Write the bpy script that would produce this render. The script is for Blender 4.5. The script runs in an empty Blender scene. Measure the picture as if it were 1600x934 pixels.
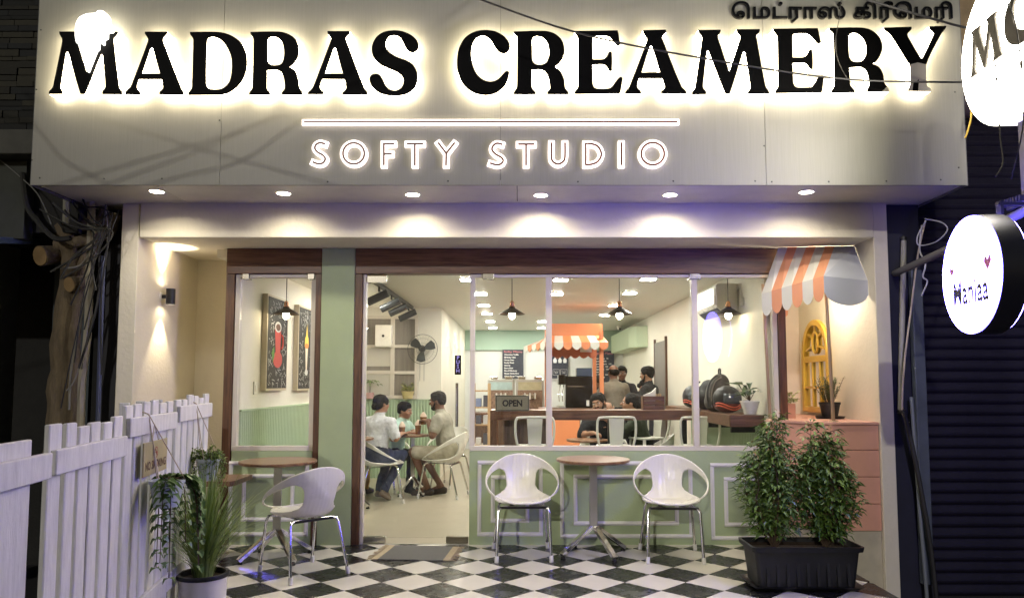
import bpy, bmesh, math, random
import numpy as np
from mathutils import Vector, Matrix, noise
from mathutils.geometry import tessellate_polygon
random.seed(7); R = math.radians
sc = bpy.context.scene
C = sc.collection

# ------------------------------------------------------------------ camera
F, CXP, CYP, H, YC = 1160.0, 812.0, 511.0, 1.385, -6.5
TH = math.atan(.075)
cam = bpy.data.cameras.new('camera'); cam.lens = 36*F/1600; cam.sensor_width = 36
cam.shift_x = -(CXP-800)/1600; cam.shift_y = (CYP-467)/1600; cam.clip_end = 200; cam.clip_start = .05
co = bpy.data.objects.new('camera', cam); C.objects.link(co)
co.location = (0, YC, H); co.rotation_euler = (math.pi/2+TH, 0, 0); sc.camera = co

# ------------------------------------------------------------------ night sky, weak street light, exposure
w = bpy.data.worlds.new('World'); sc.world = w; w.use_nodes = True
nt = w.node_tree; bg = nt.nodes['Background']
sky = nt.nodes.new('ShaderNodeTexSky'); sky.sky_type = 'NISHITA'; sky.sun_disc = False
sky.sun_elevation = R(18); sky.sun_rotation = R(195)
nt.links.new(sky.outputs[0], bg.inputs[0]); bg.inputs[1].default_value = .0045
sun = bpy.data.lights.new('street_light', 'SUN'); sun.energy = .25; sun.angle = R(.9); sun.color = (1, .95, .87)
so = bpy.data.objects.new('street_light', sun); C.objects.link(so)
SUN_D = Vector((.24, .92, -.32)).normalized()
so.rotation_euler = SUN_D.to_track_quat('-Z', 'Y').to_euler()
vs = sc.view_settings; vs.view_transform = 'Standard'; vs.look = 'None'; vs.exposure = 1.55; vs.gamma = 1
sc.render.engine = 'CYCLES'
cy = sc.cycles; cy.use_denoising = True; cy.max_bounces = 7; cy.diffuse_bounces = 4; cy.glossy_bounces = 4
cy.transparent_max_bounces = 16; cy.sample_clamp_indirect = 6; cy.caustics_reflective = False; cy.caustics_refractive = False

# ------------------------------------------------------------------ pixel -> place helpers
_c, _s = math.cos(TH), math.sin(TH)
def ray(x, y):
    u = (x-CXP)/F; v = (CYP-y)/F
    return Vector((u, _c-v*_s, _s+v*_c))
def ony(x, y, Y): d = ray(x, y); t = (Y-YC)/d.y; return Vector((d.x*t, Y, H+d.z*t))
def onz(x, y, z): d = ray(x, y); t = (z-H)/d.z; return Vector((d.x*t, YC+d.y*t, z))
def onx(x, y, X): d = ray(x, y); t = X/d.x; return Vector((X, YC+d.y*t, H+d.z*t))

# ------------------------------------------------------------------ materials
MATS = {}
def mat(name, col, rough=.5, metal=0, emit=None, strength=0, var=0, scale=6, bump=0, bscale=40, coat=0, stretch=None, spec=.5, sss=0):
    if name in MATS: return MATS[name]
    m = bpy.data.materials.new(name); m.use_nodes = True; n = m.node_tree.nodes; L = m.node_tree.links
    b = n['Principled BSDF']; b.inputs['Base Color'].default_value = (*col, 1)
    b.inputs['Roughness'].default_value = rough; b.inputs['Metallic'].default_value = metal
    b.inputs['Specular IOR Level'].default_value = spec
    if coat: b.inputs['Coat Weight'].default_value = coat; b.inputs['Coat Roughness'].default_value = .08
    if sss: b.inputs['Subsurface Weight'].default_value = sss; b.inputs['Subsurface Radius'].default_value = (.02, .008, .004)
    if emit: b.inputs['Emission Color'].default_value = (*emit, 1); b.inputs['Emission Strength'].default_value = strength
    if var or bump:
        tc = n.new('ShaderNodeTexCoord'); mp = n.new('ShaderNodeMapping')
        L.new(tc.outputs['Object'], mp.inputs[0])
        if stretch: mp.inputs['Scale'].default_value = stretch
    if var:
        nz = n.new('ShaderNodeTexNoise'); nz.inputs['Scale'].default_value = scale; nz.inputs['Detail'].default_value = 7; nz.inputs['Roughness'].default_value = .65
        L.new(mp.outputs[0], nz.inputs['Vector'])
        rp = n.new('ShaderNodeMapRange'); rp.inputs[1].default_value = .25; rp.inputs[2].default_value = .75
        rp.inputs[3].default_value = 1-var; rp.inputs[4].default_value = 1+var*.6; L.new(nz.outputs[0], rp.inputs[0])
        mx = n.new('ShaderNodeVectorMath'); mx.operation = 'SCALE'; mx.inputs[0].default_value = col
        L.new(rp.outputs[0], mx.inputs['Scale']); L.new(mx.outputs[0], b.inputs['Base Color'])
        rr = n.new('ShaderNodeMapRange'); rr.inputs[3].default_value = max(.03, rough-.1); rr.inputs[4].default_value = min(1, rough+.12)
        L.new(nz.outputs[0], rr.inputs[0]); L.new(rr.outputs[0], b.inputs['Roughness'])
    if bump:
        bz = n.new('ShaderNodeTexNoise'); bz.inputs['Scale'].default_value = bscale; bz.inputs['Detail'].default_value = 5
        L.new(mp.outputs[0], bz.inputs['Vector'])
        bp = n.new('ShaderNodeBump'); bp.inputs['Strength'].default_value = bump; bp.inputs['Distance'].default_value = .01
        L.new(bz.outputs[0], bp.inputs['Height']); L.new(bp.outputs[0], b.inputs['Normal'])
    MATS[name] = m; return m
def wood(name, c1, c2, rough=.45, stretch=(1, 14, 14), scale=3):
    if name in MATS: return MATS[name]
    m = bpy.data.materials.new(name); m.use_nodes = True; n = m.node_tree.nodes; L = m.node_tree.links
    b = n['Principled BSDF']; b.inputs['Roughness'].default_value = rough
    tc = n.new('ShaderNodeTexCoord'); mp = n.new('ShaderNodeMapping'); mp.inputs['Scale'].default_value = stretch
    nz = n.new('ShaderNodeTexNoise'); nz.inputs['Scale'].default_value = scale; nz.inputs['Detail'].default_value = 8; nz.inputs['Distortion'].default_value = .6
    cr = n.new('ShaderNodeValToRGB'); cr.color_ramp.elements[0].color = (*c1, 1); cr.color_ramp.elements[1].color = (*c2, 1)
    cr.color_ramp.elements[0].position = .3; cr.color_ramp.elements[1].position = .72
    L.new(tc.outputs['Object'], mp.inputs[0]); L.new(mp.outputs[0], nz.inputs['Vector']); L.new(nz.outputs[0], cr.inputs[0]); L.new(cr.outputs[0], b.inputs['Base Color'])
    bp = n.new('ShaderNodeBump'); bp.inputs['Strength'].default_value = .15; bp.inputs['Distance'].default_value = .004
    L.new(nz.outputs[0], bp.inputs['Height']); L.new(bp.outputs[0], b.inputs['Normal'])
    MATS[name] = m; return m
def glassmat():
    m = bpy.data.materials.new('glass'); m.use_nodes = True; n = m.node_tree.nodes; L = m.node_tree.links
    n.clear(); o = n.new('ShaderNodeOutputMaterial'); mx = n.new('ShaderNodeMixShader')
    t = n.new('ShaderNodeBsdfTransparent'); t.inputs[0].default_value = (.985, .99, .98, 1)
    g = n.new('ShaderNodeBsdfGlossy'); g.inputs['Roughness'].default_value = .01
    lw = n.new('ShaderNodeLayerWeight'); lw.inputs[0].default_value = .5
    p = n.new('ShaderNodeMath'); p.operation = 'POWER'; p.inputs[1].default_value = 5
    a = n.new('ShaderNodeMath'); a.operation = 'MULTIPLY_ADD'; a.inputs[1].default_value = .95; a.inputs[2].default_value = .022
    L.new(lw.outputs['Facing'], p.inputs[0]); L.new(p.outputs[0], a.inputs[0]); L.new(a.outputs[0], mx.inputs[0])
    L.new(t.outputs[0], mx.inputs[1]); L.new(g.outputs[0], mx.inputs[2])
    df = n.new('ShaderNodeBsdfTranslucent'); df.inputs[0].default_value = (.9, .9, .85, 1); dd = n.new('ShaderNodeBsdfDiffuse'); dd.inputs[0].default_value = (.9, .9, .85, 1)
    ad = n.new('ShaderNodeMixShader'); L.new(df.outputs[0], ad.inputs[1]); L.new(dd.outputs[0], ad.inputs[2])
    tc = n.new('ShaderNodeTexCoord'); nz = n.new('ShaderNodeTexNoise'); nz.inputs['Scale'].default_value = 2.3; nz.inputs['Detail'].default_value = 9; nz.inputs['Roughness'].default_value = .7; nz.inputs['Distortion'].default_value = 1.2
    L.new(tc.outputs['Object'], nz.inputs['Vector']); mr_ = n.new('ShaderNodeMapRange'); mr_.inputs[1].default_value = .42; mr_.inputs[2].default_value = .75; mr_.inputs[3].default_value = .001; mr_.inputs[4].default_value = .016
    L.new(nz.outputs[0], mr_.inputs[0]); m2 = n.new('ShaderNodeMixShader'); L.new(mr_.outputs[0], m2.inputs[0]); L.new(mx.outputs[0], m2.inputs[1]); L.new(ad.outputs[0], m2.inputs[2]); L.new(m2.outputs[0], o.inputs[0])
    return m
GLASS = glassmat()
CREAM = mat('cream_plaster', (.74, .69, .56), .75, var=.10, scale=2.2, bump=.25, bscale=35)
WHITEW = mat('white_plaster', (.76, .73, .63), .7, var=.06, scale=2, bump=.12, bscale=60)
GREEN = mat('sage_paint', (.37, .45, .26), .55, var=.10, scale=3, bump=.12, bscale=60)
GREENL = mat('sage_slat_paint', (.38, .49, .32), .5, var=.05)
MOULD = mat('moulding_white', (.70, .69, .68), .45, var=.05, scale=20)
FRAMEW = mat('frame_offwhite', (.66, .61, .53), .4, var=.05, scale=10)
TEAK = wood('walnut_laminate', (.07, .028, .013), (.19, .09, .045), .38, (1.2, 10, 16))
TEAKV = wood('walnut_laminate_upright', (.055, .022, .011), (.15, .07, .033), .38, (14, 14, 1.2))
TABLEW = wood('table_walnut', (.15, .075, .04), (.30, .165, .09), .3, (2, 16, 2), 2.5)
CHROME = mat('chrome', (.82, .82, .82), .12, 1, var=.08, scale=12)
STEEL = mat('brushed_steel', (.55, .54, .5), .32, 1)
BLACKM = mat('black_metal', (.012, .012, .012), .4)
BLACKG = mat('black_gloss', (.004, .004, .004), .12, spec=.5)
LETF = mat('letter_black', (.002, .002, .002), .5, spec=.06)
PLASTW = mat('white_plastic', (.76, .74, .68), .28, var=.03, scale=8)
RUBW = mat('white_rubber', (.7, .69, .66), .6)
BLACKP = mat('black_plastic', (.012, .013, .015), .45, var=.2, scale=10)
PINK = mat('pink_paint', (.70, .36, .26), .5, var=.08, scale=5, bump=.1)
ORANGE = mat('orange_paint', (.74, .34, .19), .42, var=.06, scale=5)
KORANGE = mat('kiosk_orange', (.72, .25, .10), .45, var=.05)
AWNW = mat('awning_white', (.66, .66, .60), .35, var=.04)
GOLD = mat('yellow_gold_paint', (.62, .38, .045), .35, var=.1, scale=14)
BRASS = mat('copper_brass', (.72, .36, .18), .25, 1)
MIRROR = mat('mirror', (.75, .75, .72), .03, 1)
SOIL = mat('soil', (.04, .025, .016), .95, var=.4, scale=40, bump=.8)
TERRA = mat('terracotta', (.62, .33, .22), .75, var=.1)
FENCE = mat('fence_whitewash', (.70, .69, .68), .6, var=.20, scale=5, bump=.35, bscale=25, stretch=(6, 6, 1))
CHALK = mat('chalkboard', (.018, .019, .02), .7, var=.3, scale=9)
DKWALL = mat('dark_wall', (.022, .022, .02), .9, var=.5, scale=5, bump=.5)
DKNAVY = mat('dark_navy_paint', (.012, .013, .03), .6, var=.3, scale=4)
SHUT = mat('shutter_metal', (.022, .02, .036), .42, .5, var=.35, scale=3, bump=.2)
CABLE = mat('cable_black', (.012, .012, .013), .55)
ROPE = mat('rope', (.55, .47, .36), .9)
def lamp_mat(name, col, s): return mat(name, (.8, .8, .8), .5, emit=col, strength=s)
LED = lamp_mat('downlight_led', (1, .90, .70), 165)
PANEL = lamp_mat('ceiling_led', (1, .98, .88), 86)
BULB = lamp_mat('bulb_glow', (1, .84, .58), 26)
HALO = lamp_mat('letter_side_led', (1, .85, .60), 8)
NEON = lamp_mat('neon_white', (1, .84, .76), 1.05)
ICEL = lamp_mat('ice_cream_led', (1, .96, .86), 1.6)
MCL = lamp_mat('oval_sign_led', (1, .93, .78), 13)
VIOL = lamp_mat('violet_sign_led', (.15, .12, 1), 23)
SPOTL = lamp_mat('spot_led', (1, .84, .58), 120)

# ------------------------------------------------------------------ mesh builders
class MB:
    def __init__(s): s.v = []; s.f = []; s.mi = []; s.cur = 0
    def add(s, v, f):
        k = len(s.v); s.v += [tuple(p) for p in v]; s.f += [tuple(i+k for i in q) for q in f]; s.mi += [s.cur]*len(f); return s
    def box(s, lo, hi):
        x, y, z = lo; X, Y, Z = hi
        return s.add([(x,y,z),(X,y,z),(X,Y,z),(x,Y,z),(x,y,Z),(X,y,Z),(X,Y,Z),(x,Y,Z)], [(3,2,1,0),(4,5,6,7),(0,1,5,4),(1,2,6,5),(2,3,7,6),(3,0,4,7)])
    def obox(s, c, ax, ay, az):        # oriented box: centre and three half-axis vectors
        c, ax, ay, az = map(Vector, (c, ax, ay, az)); v = []
        for k in (-1, 1):
            for i, j in ((-1,-1),(1,-1),(1,1),(-1,1)): v.append(c+ax*i+ay*j+az*k)
        return s.add(v, [(3,2,1,0),(4,5,6,7),(0,1,5,4),(1,2,6,5),(2,3,7,6),(3,0,4,7)])
    def bar(s, a, b, w, t, up=(0,0,1)):   # rectangular bar a->b
        a, b = Vector(a), Vector(b); d = (b-a)/2; up = Vector(up)
        sd = d.cross(up).normalized()*w/2; n = sd.cross(d).normalized()*t/2
        return s.obox((a+b)/2, d, sd, n)
    def tube(s, pts, r, n=8, cap=True):
        pts = [Vector(p) for p in pts]; rs = r if isinstance(r, (list, tuple)) else [r]*len(pts); rings = []
        prev = None
        for i, p in enumerate(pts):
            d = (pts[min(i+1, len(pts)-1)]-pts[max(i-1, 0)]).normalized()
            if prev is None:
                prev = d.orthogonal().normalized()
            prev = (prev-d*prev.dot(d)); prev = prev.normalized() if prev.length > 1e-6 else d.orthogonal().normalized()
            q = d.cross(prev)
            rings.append([p+(prev*math.cos(2*math.pi*j/n)+q*math.sin(2*math.pi*j/n))*rs[i] for j in range(n)])
        v = [x for rg in rings for x in rg]; f = []
        for i in range(len(pts)-1):
            for j in range(n): f.append((i*n+j, i*n+(j+1)%n, (i+1)*n+(j+1)%n, (i+1)*n+j))
        if cap: f.append(tuple(range(n-1, -1, -1))); f.append(tuple((len(pts)-1)*n+j for j in range(n)))
        return s.add(v, f)
    def lathe(s, prof, n=24, c=(0,0,0), sx=1, sy=1):
        cx, cyy, cz = c; v = []; f = []; m = len(prof)
        for i in range(n):
            a = 2*math.pi*i/n
            for r_, z in prof: v.append((cx+r_*sx*math.cos(a), cyy+r_*sy*math.sin(a), cz+z))
        for i in range(n):
            for j in range(m-1): k = (i+1) % n; f.append((i*m+j, k*m+j, k*m+j+1, i*m+j+1))
        return s.add(v, f)
    def prism(s, contours, depth):     # 3D planar contours pushed by the vector depth; sides + both caps
        depth = Vector(depth); cs = [[Vector(p) for p in c] for c in contours]
        flat = [p for c in cs for p in c]; tr = tessellate_polygon(cs); N = len(flat)
        k = 0; f = [tuple(t) for t in tr]+[tuple(i+N for i in reversed(t)) for t in tr]
        for c in cs:
            m = len(c)
            for i in range(m): j = (i+1) % m; f.append((k+i, k+j, k+j+N, k+i+N))
            k += m
        return s.add(flat+[p+depth for p in flat], f)
    def flatpoly(s, contours):
        cs = [[Vector(p) for p in c] for c in contours]; flat = [p for c in cs for p in c]
        return s.add(flat, [tuple(t) for t in tessellate_polygon(cs)])
def obj(name, mb, m, parent=None, smooth=False, bevel=0, seg=2, fix=True):
    me = bpy.data.meshes.new(name)
    if isinstance(mb, MB):
        me.from_pydata(mb.v, [], mb.f)
        ms = m if isinstance(m, list) else [m]
        for q in ms: me.materials.append(q)
        if len(ms) > 1: me.polygons.foreach_set('material_index', mb.mi)
        if fix:
            bm = bmesh.new(); bm.from_mesh(me); bmesh.ops.recalc_face_normals(bm, faces=bm.faces); bm.to_mesh(me); bm.free()
    else:
        me = mb; me.materials.clear()
        for q in (m if isinstance(m, list) else [m]): me.materials.append(q)
    o = bpy.data.objects.new(name, me); C.objects.link(o)
    if smooth:
        me.polygons.foreach_set('use_smooth', [True]*len(me.polygons))
        if smooth != 2: me.set_sharp_from_angle(angle=R(40))
    if bevel:
        b = o.modifiers.new('bevel', 'BEVEL'); b.width = bevel; b.segments = seg; b.limit_method = 'ANGLE'; b.angle_limit = R(40)
    if parent is not None:
        o.parent = parent; o.matrix_parent_inverse = parent.matrix_basis.inverted()
    return o
def tag(o, label, cat, group=None):
    o['label'] = label; o['category'] = cat
    if group: o['group'] = group
    return o
def thing(name, label, cat, loc=(0,0,0), group=None, rz=0):
    o = bpy.data.objects.new(name, None); C.objects.link(o); o.empty_display_size = .1
    o.location = loc; o.rotation_euler = (0, 0, rz)
    o.matrix_basis = Matrix.Translation(loc) @ Matrix.Rotation(rz, 4, 'Z')
    return tag(o, label, cat, group)
def struct(name, mb, m, **k):
    o = obj(name, mb, m, **k); o['kind'] = 'structure'; return o
def B(lo, hi): return MB().box(lo, hi)
def dup(root, loc, rz, label, group=None):
    r = root.copy(); C.objects.link(r); r.location = loc; r.rotation_euler = (0, 0, rz); r['label'] = label
    if group: r['group'] = group
    for ch in list(root.children):
        c = ch.copy(); C.objects.link(c); c.parent = r
        for g in list(ch.children):
            d = g.copy(); C.objects.link(d); d.parent = c
    return r
def smooth_closed(pts, n=6):
    """closed contour: points (x, y) are smooth, (x, y, 1) are corners; Catmull-Rom between them"""
    P = [Vector((p[0], p[1])) for p in pts]; K = [len(p) > 2 for p in pts]; m = len(P); out = []
    for i in range(m):
        a, b = P[i], P[(i+1) % m]; ta = Vector((0, 0)); tb = Vector((0, 0))
        L = (b-a).length
        if not K[i]:
            t = (P[(i+1) % m]-P[i-1]); ta = t.normalized()*L*.9 if t.length else ta
        else: ta = (b-a)*.9
        if not K[(i+1) % m]:
            t = (P[(i+2) % m]-a); tb = t.normalized()*L*.9 if t.length else tb
        else: tb = (b-a)*.9
        straight = K[i] and K[(i+1) % m]
        for j in range(1 if straight else n):
            s_ = j/n; h1 = 2*s_**3-3*s_**2+1; h2 = s_**3-2*s_**2+s_; h3 = -2*s_**3+3*s_**2; h4 = s_**3-s_**2
            out.append(a*h1+ta*h2+b*h3+tb*h4)
    return out
def text_mesh(txt, size, extrude=.0, offset=0, sx=1, spacing=1.0, line=1.0, align='CENTER'):
    cu = bpy.data.curves.new('t', 'FONT'); cu.body = txt; cu.size = size; cu.extrude = extrude; cu.offset = offset
    cu.align_x = align; cu.align_y = 'CENTER'; cu.space_character = spacing; cu.space_line = line; cu.resolution_u = 3
    o = bpy.data.objects.new('t', cu); C.objects.link(o); bpy.context.view_layer.update()
    me = bpy.data.meshes.new_from_object(o.evaluated_get(bpy.context.evaluated_depsgraph_get()))
    bpy.data.objects.remove(o); bpy.data.curves.remove(cu)
    return me
def text(name, txt, size, loc, m, parent, xdir=(1,0,0), ydir=(0,0,1), fit=None, **k):
    """flat lettering: xdir runs along the line, ydir up; fit = (width, height) to stretch into"""
    me = text_mesh(txt, size, **k); X = Vector(xdir).normalized(); Y = Vector(ydir).normalized(); Z = X.cross(Y)
    sx = sy = 1
    if fit and len(me.vertices):
        xs = [v.co.x for v in me.vertices]; ys = [v.co.y for v in me.vertices]
        mx, my = (min(xs)+max(xs))/2, (min(ys)+max(ys))/2
        sx = fit[0]/(max(xs)-min(xs)); sy = fit[1]/(max(ys)-min(ys)) if fit[1] else sx
        for v in me.vertices: v.co.x = (v.co.x-mx)*sx; v.co.y = (v.co.y-my)*sy
    M = Matrix((X, Y, Z)).transposed().to_4x4(); M.translation = Vector(loc); me.transform(M)
    return obj(name, me, m, parent)

# ================================================================== THE SETTING
ZB, ZS, YB, YS = 2.571, 2.855, -.49, -1.10      # beam underside, soffit, beam front, sign panel front
XL, XR = -3.13, 2.905                            # inner faces of the side walls
GZ = -.38                                        # street level
asphalt = mat('asphalt', (.035, .034, .034), .85, var=.35, scale=8, bump=.5)
struct('street_ground', B((-40, -40, GZ-.2), (40, 30, GZ)), asphalt)
grout = mat('grout', (.11, .10, .09), .8)
PX0, PX1, PY0 = -3.10, 2.46, -2.25
pf = struct('porch_floor', B((PX0, PY0, GZ), (PX1, .02, -.012)), mat('concrete', (.2, .19, .17), .85, var=.25, scale=4, bump=.3))
tb = mat('tile_black', (.014, .014, .013), .26, var=.5, scale=7); tw = mat('tile_white', (.70, .67, .59), .22, var=.035, scale=2)
def clip_poly(poly, lo, hi):
    for ax, val, sg in ((0, lo[0], 1), (0, hi[0], -1), (1, lo[1], 1), (1, hi[1], -1)):
        out = []
        for i in range(len(poly)):
            a, b = poly[i], poly[(i+1) % len(poly)]; da, db = (a[ax]-val)*sg, (b[ax]-val)*sg
            if da >= 0: out.append(a)
            if (da >= 0) != (db >= 0):
                t = da/(da-db); out.append((a[0]+(b[0]-a[0])*t, a[1]+(b[1]-a[1])*t))
        poly = out
        if not poly: return []
    return poly
S = .300; HD = S/math.sqrt(2)
tile_cache = {}
for i in range(-14, 15):
    for j in range(-14, 15):
        cx, cyy = -.114+(i+j)*HD, -.985+(i-j)*HD; e = HD-.0022
        poly = [(cx-e, cyy), (cx, cyy-e), (cx+e, cyy), (cx, cyy+e)]
        cl = clip_poly(poly, (PX0+.004, PY0+.004), (PX1-.004, .012))
        if len(cl) < 3: continue
        ar = abs(sum(cl[k][0]*cl[(k+1) % len(cl)][1]-cl[(k+1) % len(cl)][0]*cl[k][1] for k in range(len(cl))))/2
        if ar < .0012: continue
        m = tb if (i+j) % 2 == 0 and (i-j) % 2 == 0 and False else (tb if i % 2 == j % 2 and i % 2 == 0 else tw)
        # alternate colours: one step along i or j changes colour
        m = tb if (i+j) % 2 == 0 else tw
        full = len(cl) == 4 and ar > .085
        key = (m.name,) if full else None
        dz = random.uniform(-.0006, .0006)
        if full and key in tile_cache:
            o = tile_cache[key].copy(); C.objects.link(o); o.name = 'tile'; o.parent = pf
        else:
            P3 = [Vector((p[0]-cx, p[1]-cyy, -.011)) for p in cl]
            o = obj('tile', MB().prism([P3], (0, 0, .011)), m, pf, bevel=.0015, seg=1)
            if full: tile_cache[key] = o
        o.location = (cx, cyy, dz)
floor_in = mat('polished_screed', (.42, .37, .28), .32, var=.06, scale=1.2)
struct('floor', B((-2.6, .03, -.3), (3.4, 9.6, .0)), floor_in)
ZC = 2.50
ceil_m = mat('ceiling_paint', (.74, .72, .66), .45, var=.04, scale=1)
struct('ceiling', B((-2.7, .06, ZC), (2.4, 9.6, ZC+.08)), ceil_m)
wl = struct('wall_left', B((-2.60, .12, 0), (-2.497, 4.6, ZC)), WHITEW)
wrt = struct('wall_right', B((2.196, .12, 0), (2.30, 9.6, ZC)), WHITEW)
wa = struct('wall_alcove', B((-2.497, 4.5, 0), (-1.16, 4.62, ZC)), WHITEW)
struct('wall_return', B((-1.28, 4.62, 0), (-1.16, 9.3, ZC)), WHITEW)
BY = 9.3
struct('wall_back', B((-1.3, BY, 0), (2.2, BY+.1, ZC)), mat('white_wall_cool', (.70, .71, .70), .6, var=.04))
struct('wall_back_band', B((-1.16, BY-.06, ZC-.42), (2.19, BY-.002, ZC-.003)), mat('mint_band', (.34, .47, .38), .5))
# fluted sage wainscot: slats one by one
def wainscot(parent, a, b, z, nrm, n):
    a, b, nrm = Vector(a), Vector(b), Vector(nrm); L = (b-a).length; d = (b-a)/L; st = L/n; me = None
    obj('wainscot_board', MB().obox((a+b)/2+Vector((0, 0, z/2))+nrm*.004, d*L/2, nrm*.004, (0, 0, z/2)), GREENL, parent)
    obj('wainscot_cap', MB().obox((a+b)/2+Vector((0, 0, z+.009))+nrm*.014, d*L/2, nrm*.014, (0, 0, .008)), GREENL, parent)
    proto = None
    for k in range(n):
        p = a+d*(st*(k+.5))+nrm*.008
        if proto is None:
            mb = MB(); sec = [(-.5, 0), (-.42, .6), (-.2, 1), (.2, 1), (.42, .6), (.5, 0)]
            v = []; 
            for zz in (0, z): v += [d*(q[0]*st*.86)+nrm*(q[1]*.014)+Vector((0, 0, zz)) for q in sec]
            mb.add(v, [(i, i+1, i+7, i+6) for i in range(5)]+[(6, 7, 8, 9, 10, 11)])
            proto = obj('slat', mb, GREENL, parent, smooth=True); proto.location = p
        else:
            o = proto.copy(); C.objects.link(o); o.location = p
wainscot(wl, (-2.497, .13, 0), (-2.497, 4.49, 0), 1.13, (1, 0, 0), 88)
wainscot(wa, (-2.49, 4.5, 0), (-1.17, 4.5, 0), 1.13, (0, -1, 0), 30)
wainscot(wrt, (2.196, .14, 0), (2.196, 3.0, 0), 1.05, (-1, 0, 0), 56)

# ------------------------------------------------------------------ shop building (outside shell)
bld = thing('shop_building', 'cream plastered shop front with sage green walls and walnut window headers', 'building', (0, 0, 0))
PW = .14
def wallbox(name, lo, hi, m=CREAM, **k): return obj(name, B(lo, hi), m, bld, **k)
wallbox('side_wall', (XL-PW, YB+.012, GZ), (XL, .78, ZS+.1), bevel=.006)
wallbox('side_wall', (XR, YB+.012, GZ), (XR+.115, 1.32, ZS+.1), bevel=.006)
wallbox('alcove_back_wall', (XL, .66, GZ), (-2.585, .78, ZB+.1))
wallbox('alcove_back_wall', (2.33, 1.2, GZ), (XR, 1.32, ZB+.1), mat('blush_plaster', (.70, .60, .49), .7, var=.06, bump=.15))
wallbox('alcove_side_wall', (-2.62, .10, GZ), (-2.586, .66, ZB), CREAM)
wallbox('alcove_side_wall', (2.302, .10, GZ), (2.335, 1.2, ZB), CREAM)
wallbox('front_beam', (-3.118, YB, ZB), (XR-.004, .05, ZS+.02), CREAM, bevel=.008)
wallbox('alcove_ceiling', (-3.128, .052, ZB+.002), (-2.588, .658, ZB+.08), CREAM)
wallbox('alcove_ceiling', (2.337, .052, ZB+.002), (XR-.002, 1.198, ZB+.08), CREAM)
soffit_m = mat('soffit_board', (.64, .61, .55), .38, var=.22, scale=2.5, bump=.2)
sx = [-3.60, -2.72, -.02, 3.31]
DLP = [onz(x, y, ZS-.004) for x, y in [(245,300), (443,303), (645,305), (845,306), (1047,305.5), (1260,301)]]
for a, b in zip(sx[:-1], sx[1:]):
    rect = [Vector((a+.003, YS+.02, ZS)), Vector((b-.003, YS+.02, ZS)), Vector((b-.003, YB+.3, ZS)), Vector((a+.003, YB+.3, ZS))]
    holes = [[Vector((q.x+.052*math.cos(-j*math.pi/14), q.y+.052*math.sin(-j*math.pi/14), ZS)) for j in range(28)] for q in DLP if a < q.x < b]
    obj('soffit_board', MB().prism([rect]+holes, (0, 0, .03)), soffit_m, bld)
wallbox('upper_wall', (-3.6, YB+.32, ZS+.02), (3.3, .2, 5.2), DKWALL)
# sage columns and low walls
wallbox('sage_column', (-1.742, -.02, -.3), (-1.452, .11, ZB-.002), GREEN, bevel=.004)
def low_wall(x0, x1, panels):
    o = wallbox('low_wall', (x0, 0, -.3), (x1, .12, .795), GREEN, bevel=.003)
    for (a, b, zt, zb_) in panels:
        w_ = .034
        for lo, hi in (((a, zt-w_), (b, zt)), ((a, zb_), (b, zb_+w_)), ((a, zb_+w_), (a+w_, zt-w_)), ((b-w_, zb_+w_), (b, zt-w_))):
            mb = MB(); d1 = .012; 
            mb.box((lo[0], -.010, lo[1]), (hi[0], .001, hi[1]))
            ix = .010 if hi[0]-lo[0] < .05 else 0; iz = .010 if hi[1]-lo[1] < .05 else 0
            mb.box((lo[0]+ix, -.020, lo[1]+iz), (hi[0]-ix, -.0102, hi[1]-iz))
            obj('moulding', mb, MOULD, o, bevel=.003)
    return o
def mz(y): return ony(800, y, 0).z
def mx(x, y=770): return ony(x, y, 0).x
low_wall(-2.50, -1.80, [(mx(357), mx(482), mz(720), mz(837)), (mx(378), mx(460), mz(740), mz(814))])
low_wall(mx(733), 2.20, [(mx(746), mx(848), mz(719), mz(837)), (mx(767), mx(827), mz(742), mz(816)),
                        (mx(875), mx(1082), mz(720), mz(840)), (mx(896), mx(1060), mz(741), mz(820)),
                        (mx(1110), mx(1205), mz(723), mz(843)), (mx(1131), mx(1190), mz(745), mz(822))])
# walnut headers and posts
HZ0, HZ1 = 2.345, ZB-.004
wallbox('header', (-2.585, -.012, HZ0), (-1.745, .11, HZ1), TEAK, bevel=.003)
wallbox('header', (-1.449, -.012, HZ0), (2.30, .11, HZ1), TEAK, bevel=.003)
for x0, x1 in ((-2.585, -2.512), (-1.796, -1.745), (-1.449, -1.385)): wallbox('post', (x0, -.008, 0), (x1, .11, HZ0-.002), TEAKV, bevel=.003)
wallbox('post', (2.27, -.008, .0), (2.335, .099, HZ1-.25), TEAKV, bevel=.003)
# window frames and panes
def window(x0, x1, z0, z1, mull, name='window'):
    t = .042
    fr = MB(); fr.box((x0, .015, z0), (x1, .075, z0+t)); fr.box((x0, .015, z1-t*.7), (x1, .075, z1))
    fr.box((x0, .015, z0+t), (x0+t, .075, z1-t*.7)); fr.box((x1-t, .015, z0+t), (x1, .075, z1-t*.7))
    f = obj(name+'_frame', fr, FRAMEW, bld, bevel=.003)
    xs = [x0+t]+[m_ for m_ in mull]+[x1-t]
    for m_ in mull: obj('mullion', B((m_-.026, .012, z0+t), (m_+.026, .078, z1-t*.7)), FRAMEW, f, bevel=.003)
    for i in range(len(xs)-1):
        a = xs[i]+(.026 if i else 0); b = xs[i+1]-(.026 if i < len(xs)-2 else 0)
        obj('pane', B((a, .040, z0+t), (b, .050, z1-t*.7)), GLASS, f)
    return f
fL = window(-2.51, -1.798, .797, HZ0-.003, [])
fR = window(mx(733), 2.268, .797, HZ0-.003, [mx(858, 600), mx(1088, 600)])
clampm = mat('steel_clamp', (.5, .48, .42), .25, 1)
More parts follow.
